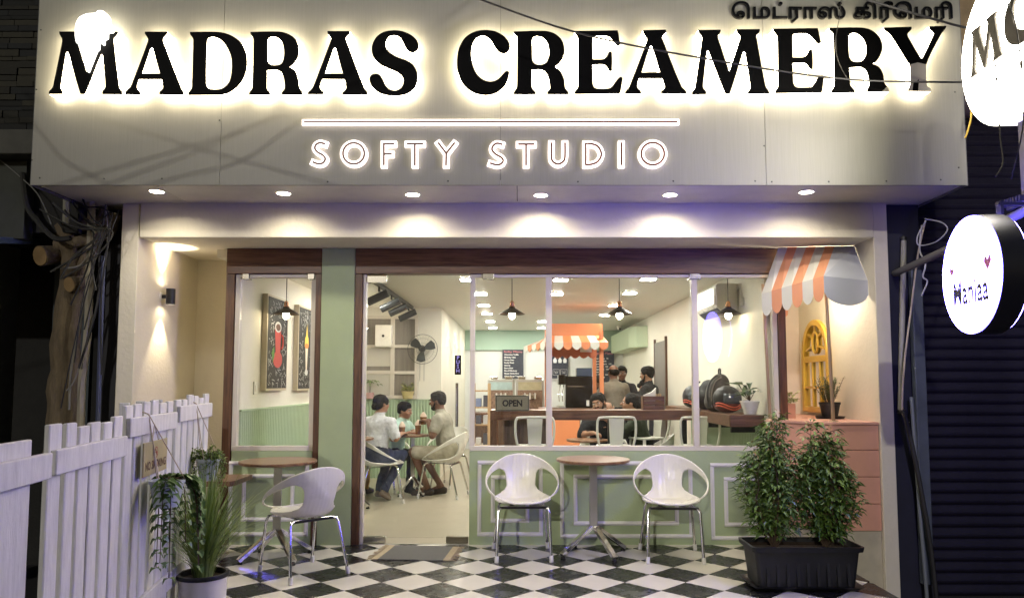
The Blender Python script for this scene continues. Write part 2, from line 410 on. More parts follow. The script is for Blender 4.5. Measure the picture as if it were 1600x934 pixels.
for x in (384, 486): p = ony(x, 431, 0); obj('glass_clamp', B((p.x-.03, -.002, p.z-.03), (p.x+.03, .07, p.z+.02)), clampm, fL, bevel=.003)
for x in (763, 1086): p = ony(x, 431, 0); obj('glass_clamp', B((p.x-.05, -.006, p.z-.03), (p.x+.05, .07, p.z+.02)), clampm, fR, bevel=.003)
# glass door in its opening
door = thing('glass_door', 'frameless glass door with steel pull handle and push sticker', 'door', (-1.38, .06, 0))
dx0, dx1 = -1.352, mx(731)
obj('pane', B((dx0, .055, .05), (dx1, .067, HZ0-.012)), GLASS, door)
obj('patch_fitting', B((dx0-.01, .038, HZ0-.075), (dx0+.17, .084, HZ0-.004)), clampm, door, bevel=.003)
obj('patch_fitting', B((dx0-.01, .038, .006), (dx0+.19, .084, .06)), clampm, door, bevel=.003)
obj('patch_fitting', B((dx1-.19, .038, .006), (dx1, .084, .06)), mat('patch_dark', (.2, .18, .13), .35, 1), door, bevel=.003)
hx = ony(714, 640, .02).x; hz0 = ony(714, 666, .02).z; hz1 = ony(714, 598, .02).z
mb = MB(); mb.tube([(hx, .0, hz0), (hx, .0, hz1)], .013, 12); obj('handle', mb, CHROME, door, smooth=True)
for z in (hz0+.05, hz1-.05): mb = MB(); mb.tube([(hx, .0, z), (hx, .058, z)], .007, 8); obj('handle_standoff', mb, CHROME, door, smooth=True)
p = ony(715.5, 570, .05); ps = obj('push_plate', B((p.x-.028, .050, p.z-.085), (p.x+.028, .0545, p.z+.085)), BLACKG, door)
text('lettering', 'P\nU\nS\nH', .045, (p.x, .0495, p.z+.005), mat('violet_print', (.35, .32, .8), .5), ps, line=.85, offset=.001)
# door side frame (pale inner jamb)
wallbox('door_jamb', (-1.383, .02, .0), (-1.356, .09, HZ0-.003), FRAMEW, bevel=.002)
wallbox('threshold', (-1.38, .0125, -.010), (mx(733)-.003, .0285, .004), STEEL)

# ------------------------------------------------------------------ fascia sign
sign = thing('fascia_sign', 'long silver fascia board with raised black halo-lit letters above the shop', 'sign', (0, YS, ZS))
def panel_mat():
    m = mat('silver_panel', (.265, .262, .222), .46, .15, var=.10, scale=14, bump=.05, bscale=60, stretch=(10, 1, .25)); return m
PM = panel_mat()
SX0, SX1 = -3.622, 3.315
seams = [SX0, ony(347, 150, YS).x, ony(782, 170, YS).x, ony(1194, 150, YS).x, SX1]
for a, b in zip(seams[:-1], seams[1:]): obj('panel', B((a+.0012, YS, ZS-.012), (b-.0012, YS+.018, 4.9)), PM, sign, bevel=.001, seg=1)
obj('side_return', B((SX0-.016, YS+.02, ZS-.012), (SX0-.001, YB+.3, 4.9)), mat('panel_edge', (.12, .12, .12), .6), sign)
obj('side_return', B((SX1+.001, YS+.02, ZS-.012), (SX1+.016, YB+.3, 4.9)), MATS['panel_edge'], sign)
pr = None
for (x, y) in [(64, 47), (57, 140), (50, 250), (62, 278), (163, 279), (253, 279), (343, 188), (512, 284), (700, 283), (903, 284), (1052, 283), (1180, 283), (1206, 284), (1295, 284), (1385, 283), (1470, 281), (1492, 144), (1498, 262), (1194, 228)]:
    p = ony(x, y, YS)
    if pr is None:
        mb = MB(); mb.lathe([(0, .004), (.004, .0035), (.007, 0)], 8)
        for i, q in enumerate(mb.v): mb.v[i] = (q[0], -q[2], q[1])
        pr = obj('screw', mb, mat('screw_dark', (.06, .06, .055), .4, .6), sign, smooth=True); o = pr
    else: o = pr.copy(); C.objects.link(o)
    o.location = p
YF = YS-.078
def crop_pts(pts, org, s, Y, n=6):
    out = [ony(org[0]+q.x/s, org[1]+q.y/s, Y) for q in smooth_closed(pts, n)]; return out
c1, c2, c3, c4, c5, c6, c7 = ((70,10),6.025), ((290,30),6.92), ((470,30),6.92), ((700,30),6.92), ((890,30),6.92), ((1060,20),6.226), ((1260,0),5.6625)
k = 1
LET = [
 (c1, [[(135,238,k),(345,238,k),(343,258),(308,300),(305,330),(395,618,k),(515,345),(515,310),(470,258),(470,240,k),(688,240,k),(688,257),(652,300),(648,330),(695,735),(705,770),(729,805),(730,830,k),(542,830,k),(542,803),(568,765),(570,730),(545,470),(538,452),(526,458),(382,815),(356,830),(330,815),(221,440),(210,428),(199,440),(150,730),(148,768),(165,800),(165,828,k),(38,828,k),(40,802),(72,765),(80,735),(162,335),(160,305),(137,260)]]),
 (c1, [[(942,240,k),(1150,240,k),(1150,258),(1115,300),(1115,335),(1285,770),(1308,808),(1308,833,k),(1080,833,k),(1080,808),(1110,775),(1112,750),(1100,688,k),(885,688,k),(868,745),(870,775),(900,812),(898,833,k),(755,830,k),(758,808),(800,765),(815,740),(970,330),(968,300),(942,258)], [(915,632,k),(1083,632,k),(1015,397),(1005,390),(995,400)]]),
 (c2, [[(48,140,k),(360,140),(490,175),(600,255),(655,370),(665,490),(640,610),(570,720),(470,795),(370,822,k),(30,824,k),(30,800),(62,755),(68,730),(82,230),(75,205),(48,165)], [(232,240),(250,203),(300,195),(370,220),(450,310),(495,430),(497,560),(470,680),(400,748),(310,762),(245,742),(222,690)]]),
 (c2, [[(700,140,k),(1000,135),(1110,160),(1195,225),(1225,320),(1215,410),(1170,480),(1125,518,k),(1185,560),(1220,660),(1232,740),(1265,790),(1265,820,k),(1040,818,k),(1040,795),(1068,755),(1070,720),(1060,640),(1030,575),(990,552),(882,554,k),(880,735),(885,760),(915,795),(915,820,k),(685,822,k),(687,797),(718,755),(722,725),(733,220),(725,195),(702,163)], [(888,230),(905,200),(950,192),(1000,207),(1045,260),(1063,340),(1060,420),(1035,480),(985,498),(930,495),(895,468),(885,420)]]),
 (c3, [[(287,130,k),(530,130,k),(530,150),(490,200),(490,225),(690,750),(720,790),(718,818,k),(450,818,k),(452,797),(488,755),(490,725),(470,652,k),(232,650,k),(208,720),(212,750),(246,790),(244,815,k),(75,815,k),(80,792),(125,745),(140,715),(325,225),(320,200),(289,155)], [(262,587,k),(452,587,k),(378,322),(366,310),(353,325)]]),
 (c3, [[(1275,290),(1265,330),(1215,362),(1160,346),(1125,295),(1090,225),(1050,187),(1000,177),(950,195),(920,250),(922,300),(960,358),(1040,408),(1140,445),(1215,495),(1256,570),(1262,660),(1235,740),(1165,800),(1060,828),(950,826),(850,798),(772,735),(742,660),(755,612),(800,590),(850,602),(885,650),(920,720),(970,763),(1030,772),(1085,740),(1110,680),(1100,630),(1050,580),(960,540),(860,493),(795,430),(767,350),(775,270),(820,190),(900,138),(1000,122),(1100,132),(1190,170),(1250,225)]]),
 (c4, [[(668,290),(660,340),(615,372),(555,360),(510,310),(470,240),(420,194),(370,180),(310,205),(267,270),(252,370),(265,480),(310,590),(380,653),(455,675),(530,655),(590,600),(625,565),(652,565),(662,590),(650,650),(610,730),(530,795),(440,822),(350,818),(250,783),(160,700),(108,580),(96,450),(120,310),(185,200),(290,135),(400,118),(510,132),(600,180),(650,235)]]),
 (c4, [[(712,135,k),(1040,128),(1150,155),(1230,225),(1260,330),(1245,420),(1200,480),(1157,515,k),(1215,565),(1255,650),(1268,745),(1303,793),(1303,815,k),(1072,815,k),(1072,795),(1098,755),(1100,720),(1085,630),(1050,570),(1010,547),(908,548,k),(905,730),(915,755),(946,793),(946,815,k),(708,815,k),(710,795),(742,745),(746,720),(750,215),(745,190),(715,157)], [(912,225),(930,194),(970,185),(1025,202),(1075,260),(1092,340),(1085,420),(1055,475),(1000,493),(950,487),(918,455),(910,400)]]),
 (c5, [[(52,130,k),(520,122,k),(530,160),(548,280,k),(515,288),(470,235),(430,195),(390,183),(270,186),(250,215),(250,435,k),(370,432),(405,395),(425,358),(445,352),(457,365),(457,555),(440,567),(425,555),(400,515),(370,492),(248,494,k),(250,690),(265,735),(300,752),(430,748),(470,715),(510,660),(545,628),(570,635),(570,670),(548,795),(530,808,k),(55,813,k),(55,790),(85,745),(90,715),(90,215),(85,190),(58,152)]]),
 (c5, [[(792,120,k),(1045,115,k),(1045,140),(1005,190),(1005,215),(1210,725),(1263,785),(1263,808,k),(985,808,k),(987,787),(1025,745),(1028,720),(1003,642,k),(752,642,k),(732,715),(738,745),(772,785),(772,808,k),(597,808,k),(600,787),(640,740),(655,705),(835,235),(832,205),(795,145)], [(780,577,k),(978,572,k),(893,304),(880,290),(868,304)]]),
 (c6, [[(192,168,k),(412,166,k),(410,190),(388,230),(388,250),(495,572,k),(602,248),(600,225),(568,182),(568,162,k),(792,160,k),(790,185),(760,230),(765,260),(848,710),(882,768),(884,790,k),(672,792,k),(674,772),(700,735),(702,715),(650,392),(639,380),(627,395),(502,783),(478,793),(455,783),(298,385),(288,368),(278,385),(240,700),(242,730),(268,770),(268,795,k),(130,797,k),(132,777),(160,735),(165,710),(230,260),(228,235),(195,187)]]),
 (c6, [[(922,157,k),(1355,150,k),(1365,185),(1388,290,k),(1360,303),(1320,260),(1280,220),(1240,203),(1130,207),(1112,230),(1112,435,k),(1215,433),(1250,405),(1275,365),(1293,360),(1302,372),(1306,545),(1290,553),(1270,530),(1245,497),(1215,487),(1113,492,k),(1118,670),(1132,710),(1165,727),(1290,722),(1320,690),(1355,635),(1390,610),(1414,618),(1412,650),(1398,765),(1385,778,k),(940,785,k),(942,765),(968,722),(970,690),(965,240),(955,215),(925,175)]]),
 (c7, [[(203,248,k),(480,245),(570,265),(645,325),(675,410),(655,490),(620,545),(590,565,k),(645,595),(680,660),(692,735),(733,793),(733,812,k),(537,812,k),(537,795),(555,760),(557,730),(545,660),(520,615),(480,595),(380,600,k),(388,745),(395,765),(424,800),(424,820,k),(218,823,k),(222,803),(246,765),(250,740),(240,310),(232,290),(205,265)], [(374,340),(385,305),(415,293),(455,302),(505,345),(532,420),(525,490),(495,535),(450,550),(405,540),(380,500)]]),
 (c7, [[(685,245,k),(930,238,k),(930,260),(898,300),(900,325),(1015,515),(1028,510),(1125,310),(1125,290),(1088,252),(1088,235,k),(1238,230,k),(1234,250),(1190,310),(1062,575),(1063,735),(1068,760),(1102,793),(1100,810,k),(897,808,k),(900,790),(915,765),(920,735),(917,580),(895,545),(745,310),(690,264)]]),
]
for (org, s_), cts in LET:
    front = [crop_pts(c_, org, s_, YF) for c_ in cts]
    back = [[p+Vector((0, .006, 0)) for p in c_] for c_ in front]
    l = obj('letter', MB().prism(back, (0, .0715, 0)), HALO, sign)
    obj('letter_face', MB().prism(front, (0, .0055, 0)), LETF, l)
ice = [(285,215),(292,160),(330,100),(400,70),(478,62),(500,43),(540,42),(575,65),(598,100),(600,140),(625,190),(628,232),(585,240),(578,290),(550,310),(548,348),(531,352),(524,322),(512,312),(500,350),(495,398),(478,412),(398,612,1),(312,352),(298,345),(285,290)]
ci = crop_pts(ice, *c1, YF-.035)
obj('ice_cream_emblem', MB().prism([ci], (0, .033, 0)), ICEL, sign, bevel=.004)
obj('letter_face', MB().flatpoly([[ony(1260+q.x/5.6625, q.y/5.6625, YF-.001) for q in smooth_closed(c_)] for c_ in [[(692,790),(715,772),(733,797),(731,811),(672,811)]]]), mat('worn_film', (.42, .39, .31), .4), sign)  # pale reflection on the black letter, painted as a flat patch
obj('letter_face', MB().flatpoly([[ony(1260+a/5.6625, b/5.6625, YF-.001) for a, b in [(920,572),(985,555),(1059,572),(1062,735),(1067,760),(1100,795),(1098,808),(990,808),(997,702),(945,740),(938,806),(899,806),(915,766),(920,735)]]]), MATS['worn_film'], sign)  # lit sign's reflection in the lower Y, put in as colour
# tamil line (vowel signs in visual order)
a_, b_ = ony(1142, 20, YS), ony(1486, 20, YS)
text('tamil_lettering', '\u0bc6\u0bae\u0b9f\u0bcd\u0bb0\u0bbe\u0bb8\u0bcd \u0b95\u0bbf\u0bb0\u0bc0\u0bc6\u0bae\u0bb0\u0bbf', .2, ((a_.x+b_.x)/2, YS-.012, ony(1300, 21, YS).z), BLACKG, sign, fit=(b_.x-a_.x, .165), extrude=.011, offset=.0035)
# outline neon line and letters
CORE = mat('neon_core', (.14, .035, .015), .4)
def ribbon(pts, wd, y0, y1, closed=False):
    P = [Vector((p.x, p.z)) for p in pts]; n = len(P); Lf = []; Rt = []
    for i in range(n):
        a = P[i-1] if (i or closed) else P[i]; b = P[(i+1) % n] if (i < n-1 or closed) else P[i]
        d1 = (P[i]-a); d2 = (b-P[i]); d1 = d1.normalized() if d1.length else d2.normalized(); d2 = d2.normalized() if d2.length else d1
        t = (d1+d2); t = t.normalized() if t.length > 1e-5 else d1; nn = Vector((-t.y, t.x)); cs = max(.45, nn.dot(Vector((-d1.y, d1.x))))
        Lf.append(P[i]+nn*wd/2/cs); Rt.append(P[i]-nn*wd/2/cs)
        if not closed and i == 0: Lf[-1] -= t*wd/2; Rt[-1] -= t*wd/2
        if not closed and i == n-1: Lf[-1] += t*wd/2; Rt[-1] += t*wd/2
    v = []; f = []
    for i in range(n): v += [(Lf[i].x, y0, Lf[i].y), (Rt[i].x, y0, Rt[i].y), (Rt[i].x, y1, Rt[i].y), (Lf[i].x, y1, Lf[i].y)]
    m_ = n if closed else n-1
    for i in range(m_):
        a = i*4; b = ((i+1) % n)*4
        for j in range(4): f.append((a+j, a+(j+1) % 4, b+(j+1) % 4, b+j))
    if not closed: f += [(3, 2, 1, 0), ((n-1)*4, (n-1)*4+1, (n-1)*4+2, (n-1)*4+3)]
    return v, f
def curve_open(pts, n=5):
    P = [Vector(p) for p in pts]; out = []
    for i in range(len(P)-1):
        p0, p1, p2, p3 = P[max(i-1, 0)], P[i], P[i+1], P[min(i+2, len(P)-1)]
        for j in range(n):
            t = j/n; out.append(.5*((2*p1)+(p2-p0)*t+(2*p0-5*p1+4*p2-p3)*t*t+(3*p1-p0-3*p2+p3)*t**3))
    return out+[P[-1]]
def ell(cx, cy_, rx, ry, n=40): return [Vector((cx+rx*math.cos(2*math.pi*i/n), cy_+ry*math.sin(2*math.pi*i/n))) for i in range(n)]
V2 = lambda *p: [Vector(q) for q in p]
s1, s2 = ((460,180), 5.3333), ((750,180), 5.0)
SOFT = [
 (s1, [(curve_open([(250,240),(215,232),(182,248),(172,280),(195,310),(240,337),(258,366),(240,398),(202,408),(160,394)]), 0)]),
 (s1, [(ell(495,321,89,88), 1)]),
 (s1, [(V2((825,240),(746,240),(746,412)), 0), (V2((760,325),(805,325)), 0)]),
 (s1, [(V2((945,240),(1066,240)), 0), (V2((1004,250),(1004,414)), 0)]),
 (s1, [(V2((1202,236),(1266,320),(1332,236)), 0), (V2((1266,325),(1264,414)), 0)]),
 (s2, [(curve_open([(168,229),(132,222),(102,243),(95,275),(125,308),(165,331),(181,357),(163,382),(130,390),(85,378)]), 0)]),
 (s2, [(V2((305,228),(418,228)), 0), (V2((360,238),(360,388)), 0)]),
 (s2, [(curve_open([(558,222),(558,330),(572,366),(609,384),(647,366),(663,330),(664,222)]), 0)]),
 (s2, [(curve_open([(826,388),(868,386),(920,364),(948,306),(922,248),(872,226),(826,224)])+V2((826,306)), 1)]),
 (s2, [(V2((1105,222),(1105,386)), 0)]),
 (s2, [(ell(1349,303,90,87), 1)]),
]
for (org, s_), strokes in SOFT:
    mw, mc = MB(), MB()
    for q, (pts, closed) in enumerate(strokes):
        W = [ony(org[0]+p.x/s_, org[1]+p.y/s_, YS-.03) for p in pts]
        mw.add(*ribbon(W, .046, YS-.030-.001*q, YS-.002, closed)); mc.add(*ribbon(W, .0145, YS-.036-.001*q, YS-.0325, closed))
    l = obj('outline_letter', mw, NEON, sign); obj('letter_core', mc, CORE, l)
W = [ony(476, 191, YS-.03), ony(1057, 190.5, YS-.03)]
mw = MB(); mw.add(*ribbon(W, .040, YS-.03, YS-.002)); mc = MB(); mc.add(*ribbon(W, .013, YS-.034, YS-.0305))
l = obj('outline_bar', mw, NEON, sign); obj('letter_core', mc, CORE, l)

# ------------------------------------------------------------------ soffit downlights
DL = ['recessed downlight in the soffit at the alley end, under the first letter A', 'recessed downlight in the soffit, second from the alley end', 'recessed downlight in the soffit, third from the alley end',
      'recessed downlight in the soffit, fourth from the alley end', 'recessed downlight in the soffit, second from the shutter end', 'recessed downlight in the violet-lit soffit end near the shutter shop']
for (x, y), lb in zip([(245,300), (443,303), (645,305), (845,306), (1047,305.5), (1260,301)], DL):
    p = onz(x, y, ZS-.004)
    t = thing('downlight', lb, 'ceiling light', (p.x, p.y, ZS), 'downlights along the soffit')
    mb = MB(); mb.lathe([(.0505, -.001), (.053, -.004), (.064, -.004), (.068, -.0005)], 28, (p.x, p.y, ZS)); obj('trim_ring', mb, mat('lamp_trim', (.75, .73, .68), .4), t, smooth=True)
    mb = MB(); mb.lathe([(.0505, -.001), (.0505, .040), (.0, .0405)], 28, (p.x, p.y, ZS)); obj('can', mb, mat('can_white', (.85, .84, .80), .35), t, smooth=True)
    mb = MB(); mb.lathe([(0, .026), (.0495, .026)], 28, (p.x, p.y, ZS)); obj('lens', mb, LED, t)


# ------------------------------------------------------------------ chairs and tables on the porch
def tub_shell():
    """one-piece armchair shell, facing -Y, with an opening under each arm"""
    NT, NR = 120, 30; v = []; f = []
    def rim(a):      # a = 0 at the front, pi at the back
        k_ = .5-.5*math.cos(a); z = .452+.345*k_**1.15; rx = .275+.02*math.sin(a)**2; ry = .235+.055*k_
        return Vector((rx*math.sin(a), -ry*math.cos(a)+.01, z))
    def seat(a):
        k_ = .5-.5*math.cos(a)
        return Vector((.195*math.sin(a), -.20*math.cos(a)-.012, .445-.018*k_))
    PW_ = 3.6
    def surf(a, t):
        r_, s_ = rim(a), seat(a)
        if t <= .45:
            q = t/.45; p = Vector((s_.x*q, s_.y*q-.012*(1-q), .425+(s_.z-.425)*q**2))
        else:
            q = (t-.45)/.55; bow = math.sin(q*math.pi)
            p = s_.lerp(r_, q); out = Vector((math.sin(a), -math.cos(a), 0)); p += out*.03*bow; p.z -= .02*bow*(.5-.5*math.cos(a))
        back = max(0, -math.cos(a))**4
        if t > .5 and back > .2: p += Vector((0, -1, 0))*.0022*back*math.cos(p.x*2*math.pi/.03)
        return p
    E_, par = [], []
    for i in range(NT):
        for j in range(NR+1):
            a = 360*i/NT; sa = (a+180) % 360-180; t = j/NR; da, dt = (abs(sa)-93)/59, (t-.725)/.17
            e = abs(da)**PW_+abs(dt)**PW_; E_.append(e)
            if 1e-6 < e < 1:
                k2 = (1/e)**(1/PW_); da *= k2; dt *= k2
                if max(abs(da), abs(dt)) < 1.3: sa2 = (93+da*59)*(1 if sa >= 0 else -1); t2 = .725+dt*.17
                else: sa2, t2 = sa, t
                v.append(surf(R(sa2), t2))
            else: v.append(surf(R(sa), t))
    for i in range(NT):
        for j in range(NR):
            k_ = (i+1) % NT; q = (i*(NR+1)+j, k_*(NR+1)+j, k_*(NR+1)+j+1, i*(NR+1)+j+1)
            if sum(E_[x] < 1 for x in q) == 4: continue
            f.append(q)
    mb = MB(); mb.add(v, f); return mb
def make_chair(label):
    t = thing('armchair', label, 'chair', (0, 0, 0), 'white tub chairs on the porch')
    o = obj('shell', tub_shell(), PLASTW, t, smooth=2)
    bm = bmesh.new(); bm.from_mesh(o.data); bmesh.ops.remove_doubles(bm, verts=bm.verts, dist=1e-4)
    for _ in range(2): bmesh.ops.smooth_vert(bm, verts=[q for q in bm.verts if q.is_boundary], factor=.5, use_axis_x=True, use_axis_y=True, use_axis_z=True)
    bmesh.ops.recalc_face_normals(bm, faces=bm.faces); bm.to_mesh(o.data); bm.free()
    s_ = o.modifiers.new('s', 'SOLIDIFY'); s_.thickness = .013; s_.offset = 0
    u = o.modifiers.new('u', 'SUBSURF'); u.levels = u.render_levels = 1
    o.data.polygons.foreach_set('use_smooth', [True]*len(o.data.polygons))
    for sx_ in (-1, 1):
        mb = MB(); mb.tube([(sx_*.06, -.15, .412), (sx_*.16, -.16, .412), (sx_*.188, -.165, .402), (sx_*.2, -.172, .378), (sx_*.212, -.235, .03)], .0115, 12)
        l = obj('leg', mb, CHROME, t, smooth=True); mb = MB(); mb.tube([(sx_*.2105, -.228, .05), (sx_*.2135, -.237, .0)], .0165, 12); obj('foot_cap', mb, RUBW, l, smooth=True)
        mb = MB(); mb.tube([(sx_*.06, .15, .405), (sx_*.15, .16, .405), (sx_*.178, .166, .395), (sx_*.19, .175, .37), (sx_*.225, .262, .03)], .0115, 12)
        l = obj('leg', mb, CHROME, t, smooth=True); mb = MB(); mb.tube([(sx_*.2225, .258, .05), (sx_*.2275, .266, .0)], .0165, 12); obj('foot_cap', mb, RUBW, l, smooth=True)
    mb = MB(); mb.bar((-.09, -.16, .412), (-.09, .16, .405), .03, .006); mb.bar((.09, -.16, .412), (.09, .16, .405), .03, .006); mb.bar((-.19, -.165, .408), (.19, -.165, .408), .018, .018); mb.bar((-.18, .162, .4), (.18, .162, .4), .018, .018)
    obj('seat_bracket', mb, BLACKM, t)
    return t
ch0 = make_chair('white tub chair facing the street between the door and the round table')
ch0.location = (.022, -.40, 0); ch0.rotation_euler = (0, 0, R(3))
dup(ch0, (1.215, -.45, 0), R(-4), 'white tub chair facing the street beside the planter with shrubs')
dup(ch0, (-1.60, -.93, 0), math.atan2(.72, .69)+math.pi-R(92)+R(90), 'white tub chair turned with its back to the street beside the fence')
def make_table(label, rot):
    t = thing('round_table', label, 'table', (0, 0, 0), 'round walnut tables on the porch')
    mb = MB(); mb.lathe([(0, .742), (.285, .742), (.30, .75), (.30, .764), (.296, .768), (0, .768)], 56); obj('table_top', mb, TABLEW, t, smooth=True)
    mb = MB(); mb.box((-.11, -.11, .730), (.11, .11, .7415)); obj('top_plate', mb, BLACKM, t)
    mb = MB(); mb.box((-.031, -.031, .20), (.031, .031, .7295)); obj('column', mb, STEEL, t, bevel=.003)
    for i in range(4):
        a = rot+i*math.pi/2; d = Vector((math.cos(a), math.sin(a), 0))
        mb = MB(); mb.bar(d*.02+Vector((0, 0, .225)), d*.305+Vector((0, 0, .028)), .045, .03); l = obj('leg', mb, CHROME, t, bevel=.003)
        mb = MB(); mb.lathe([(0, 0), (.02, 0), (.02, .012), (.012, .02)], 12, d*.29); obj('foot_pad', mb, BLACKM, l, smooth=True)
    return t
t0 = make_table('round walnut cafe table between the two white chairs facing the street', R(-62)); t0.location = (.60, -.36, 0)
t1 = dup(t0, (-1.93, -.50, 0), R(15), 'round walnut cafe table in front of the small window by the fence')
# woven door mat
t = thing('door_mat', 'grey woven door mat with beige fringed ends before the glass door', 'mat', (-.83, -.32, 0))
mg = mat('mat_weave', (.17, .165, .15), .95, var=.5, scale=90, bump=.8, bscale=150, stretch=(1, 3, 1)); mbg = mat('mat_beige', (.42, .34, .22), .95, var=.3, scale=60, bump=.6)
Q = [Vector((-1.06, -.56, .003)), Vector((-.66, -.575, .003)), Vector((-.59, -.10, .003)), Vector((-1.0, -.07, .003))]
mats_ = [onz(x, y, .003) for x, y in ((590,874), (692,875.5), (708,854), (618,852))]
def strip(a0, a1, b0, b1, z0, z1): 
    mb = MB(); mb.prism([[Vector((a0.x, a0.y, z0)), Vector((a1.x, a1.y, z0)), Vector((b1.x, b1.y, z0)), Vector((b0.x, b0.y, z0))]], (0, 0, z1-z0)); return mb
A, Bq, Cq, D = mats_
obj('weave', strip(A, Bq, D, Cq, .001, .009), mg, t)
L2, D2 = A+(A-Bq)*.10, D+(D-Cq)*.10; R2, C2 = Bq+(Bq-A)*.10, Cq+(Cq-D)*.10
obj('border_band', strip(L2, A, D2, D, .001, .008), mbg, t); obj('border_band', strip(Bq, R2, Cq, C2, .001, .008), mbg, t)
for (p, q, dr) in ((L2, D2, (A-Bq).normalized()), (R2, C2, (Bq-A).normalized())):
    mb = MB()
    for i in range(26):
        b_ = p.lerp(q, (i+.5)/26); e = b_+dr*random.uniform(.03, .06)+Vector((0, random.uniform(-.02, .02), 0))
        mb.tube([Vector((b_.x, b_.y, .005)), Vector(((b_.x+e.x)/2, (b_.y+e.y)/2+.004, .007)), Vector((e.x, e.y, .004))], .003, 5)
    obj('fringe', mb, mbg, t)

# ------------------------------------------------------------------ plants
def leafmat(name, c1, c2, rough=.4):
    m = bpy.data.materials.new(name); m.use_nodes = True; n = m.node_tree.nodes; L = m.node_tree.links; b = n['Principled BSDF']
    g = n.new('ShaderNodeNewGeometry'); cr = n.new('ShaderNodeValToRGB'); cr.color_ramp.elements[0].color = (*c1, 1); cr.color_ramp.elements[1].color = (*c2, 1)
    L.new(g.outputs['Random Per Island'], cr.inputs[0]); L.new(cr.outputs[0], b.inputs['Base Color']); b.inputs['Roughness'].default_value = rough
    b.inputs['Subsurface Weight'].default_value = 0; return m
def leaves(mb, base, d, L, wd, droop=.25, fold=.25, rnd=random):
    d = Vector(d).normalized(); up = Vector((rnd.uniform(-.4, .4), rnd.uniform(-.4, .4), 1)); sd = d.cross(up)
    sd = sd.normalized() if sd.length > 1e-4 else d.orthogonal().normalized(); n = sd.cross(d)
    p0 = Vector(base); p1 = p0+d*L*.45+n*L*.06; p2 = p0+d*L+n*(-droop*L)
    a, b = p1+sd*wd/2+n*wd*fold, p1-sd*wd/2+n*wd*fold
    a2, b2 = p0+d*L*.78-n*(droop*L*.5)+sd*wd*.3+n*wd*fold*.6, p0+d*L*.78-n*(droop*L*.5)-sd*wd*.3+n*wd*fold*.6
    m1 = p0+d*L*.78-n*(droop*L*.5)
    mb.add([p0, a, p1, b, a2, m1, b2, p2], [(0, 1, 2), (0, 2, 3), (1, 4, 5, 2), (2, 5, 6, 3), (4, 7, 5), (5, 7, 6)])
SHL = leafmat('shrub_leaf', (.035, .09, .016), (.19, .30, .06)); SHT = leafmat('shrub_tip', (.30, .16, .05), (.45, .38, .12))
BARK = mat('bark', (.10, .065, .04), .9, var=.4, scale=20, bump=.5)
def shrub(name, label, base, h, rx, ry, seed, nst=9, per=150):
    rd = random.Random(seed); t = thing(name, label, 'shrub', base, 'shrubs in the black planter'); st, lf, tp = MB(), MB(), MB(); base = Vector(base)
    for s_ in range(nst):
        a = rd.uniform(0, 6.28); r_ = math.sqrt(rd.random()); hh = h*rd.uniform(.66, 1.04)*(1-.30*r_*r_)
        pts = []
        for i in range(8):
            q = i/7; sp = math.sin(min(q*1.25, 1)*math.pi/2)*(1-.42*max(0, q-.5)/.5)
            pts.append(base+Vector((math.cos(a)*rx*r_*sp*.85+rd.uniform(-.012, .012), math.sin(a)*ry*r_*sp*.85+rd.uniform(-.012, .012), hh*q)))
        st.tube(pts, [.006*(1-.75*i/7) for i in range(8)], 5)
        for k_ in range(per):
            q = rd.uniform(.06, 1)**.85; i = min(int(q*7), 6); p = pts[i].lerp(pts[i+1], q*7-i)
            b_ = rd.uniform(0, 6.28); tw_ = Vector((math.cos(b_), math.sin(b_), rd.uniform(.1, .8))); ln = rd.uniform(.01, .10)*(1-.55*q)
            p2 = p+tw_*ln
            if k_ % 4 == 0: st.tube([p, p2], .0015, 3, cap=False)
            leaves(lf, p2, Vector((tw_.x+rd.uniform(-.5, .5), tw_.y+rd.uniform(-.5, .5), rd.uniform(-.35, .55))), rd.uniform(.042, .080), rd.uniform(.018, .028), rnd=rd)
        for k_ in range(4):
            p = pts[-1]+Vector((rd.uniform(-.03, .03), rd.uniform(-.03, .03), rd.uniform(-.05, .035))); leaves(tp, p, (rd.uniform(-1, 1), rd.uniform(-1, 1), .9), rd.uniform(.03, .05), .010, rnd=rd)
    obj('branches', st, BARK, t); obj('foliage', lf, SHL, t, fix=False); obj('new_shoots', tp, SHT, t, fix=False)
    return t
# black rectangular planter with saucer
PC = Vector(((ony(1180, 925, -1.45).x+ony(1352, 925, -1.45).x)/2, -1.28, 0))
t = thing('planter_box', 'long black plastic planter box on the tiles holding two leafy shrubs', 'planter', PC)
def rrect(hx_, hy_, r, n=4):
    out = []
    for cx, cyy, a0 in ((hx_-r, hy_-r, 0), (-hx_+r, hy_-r, 90), (-hx_+r, -hy_+r, 180), (hx_-r, -hy_+r, 270)):
        for i in range(n+1): a = R(a0+90*i/n); out.append((cx+r*math.cos(a), cyy+r*math.sin(a)))
    return out
def rloft(secs, c):
    mb = MB(); v = []; f = []; n = len(secs[0][0])
    for poly, z in secs: v += [(c.x+p[0], c.y+p[1], c.z+z) for p in poly]
    for i in range(len(secs)-1):
        for j in range(n): f.append((i*n+j, i*n+(j+1) % n, (i+1)*n+(j+1) % n, (i+1)*n+j))
    f.append(tuple(range(n))); return mb.add(v, f)
obj('box', rloft([(rrect(.325, .135, .03), .022), (rrect(.352, .152, .03), .255), (rrect(.372, .172, .03), .258), (rrect(.378, .178, .03), .290), (rrect(.362, .162, .03), .292), (rrect(.355, .155, .03), .25)], PC), BLACKP, t, smooth=True)
for i in range(9): x = -.27+i*.0675; obj('rib', MB().obox(PC+Vector((x, -.1475, .13)), (.010, 0, 0), (0, .004, 0), (0, .0085, .095)), BLACKP, t)
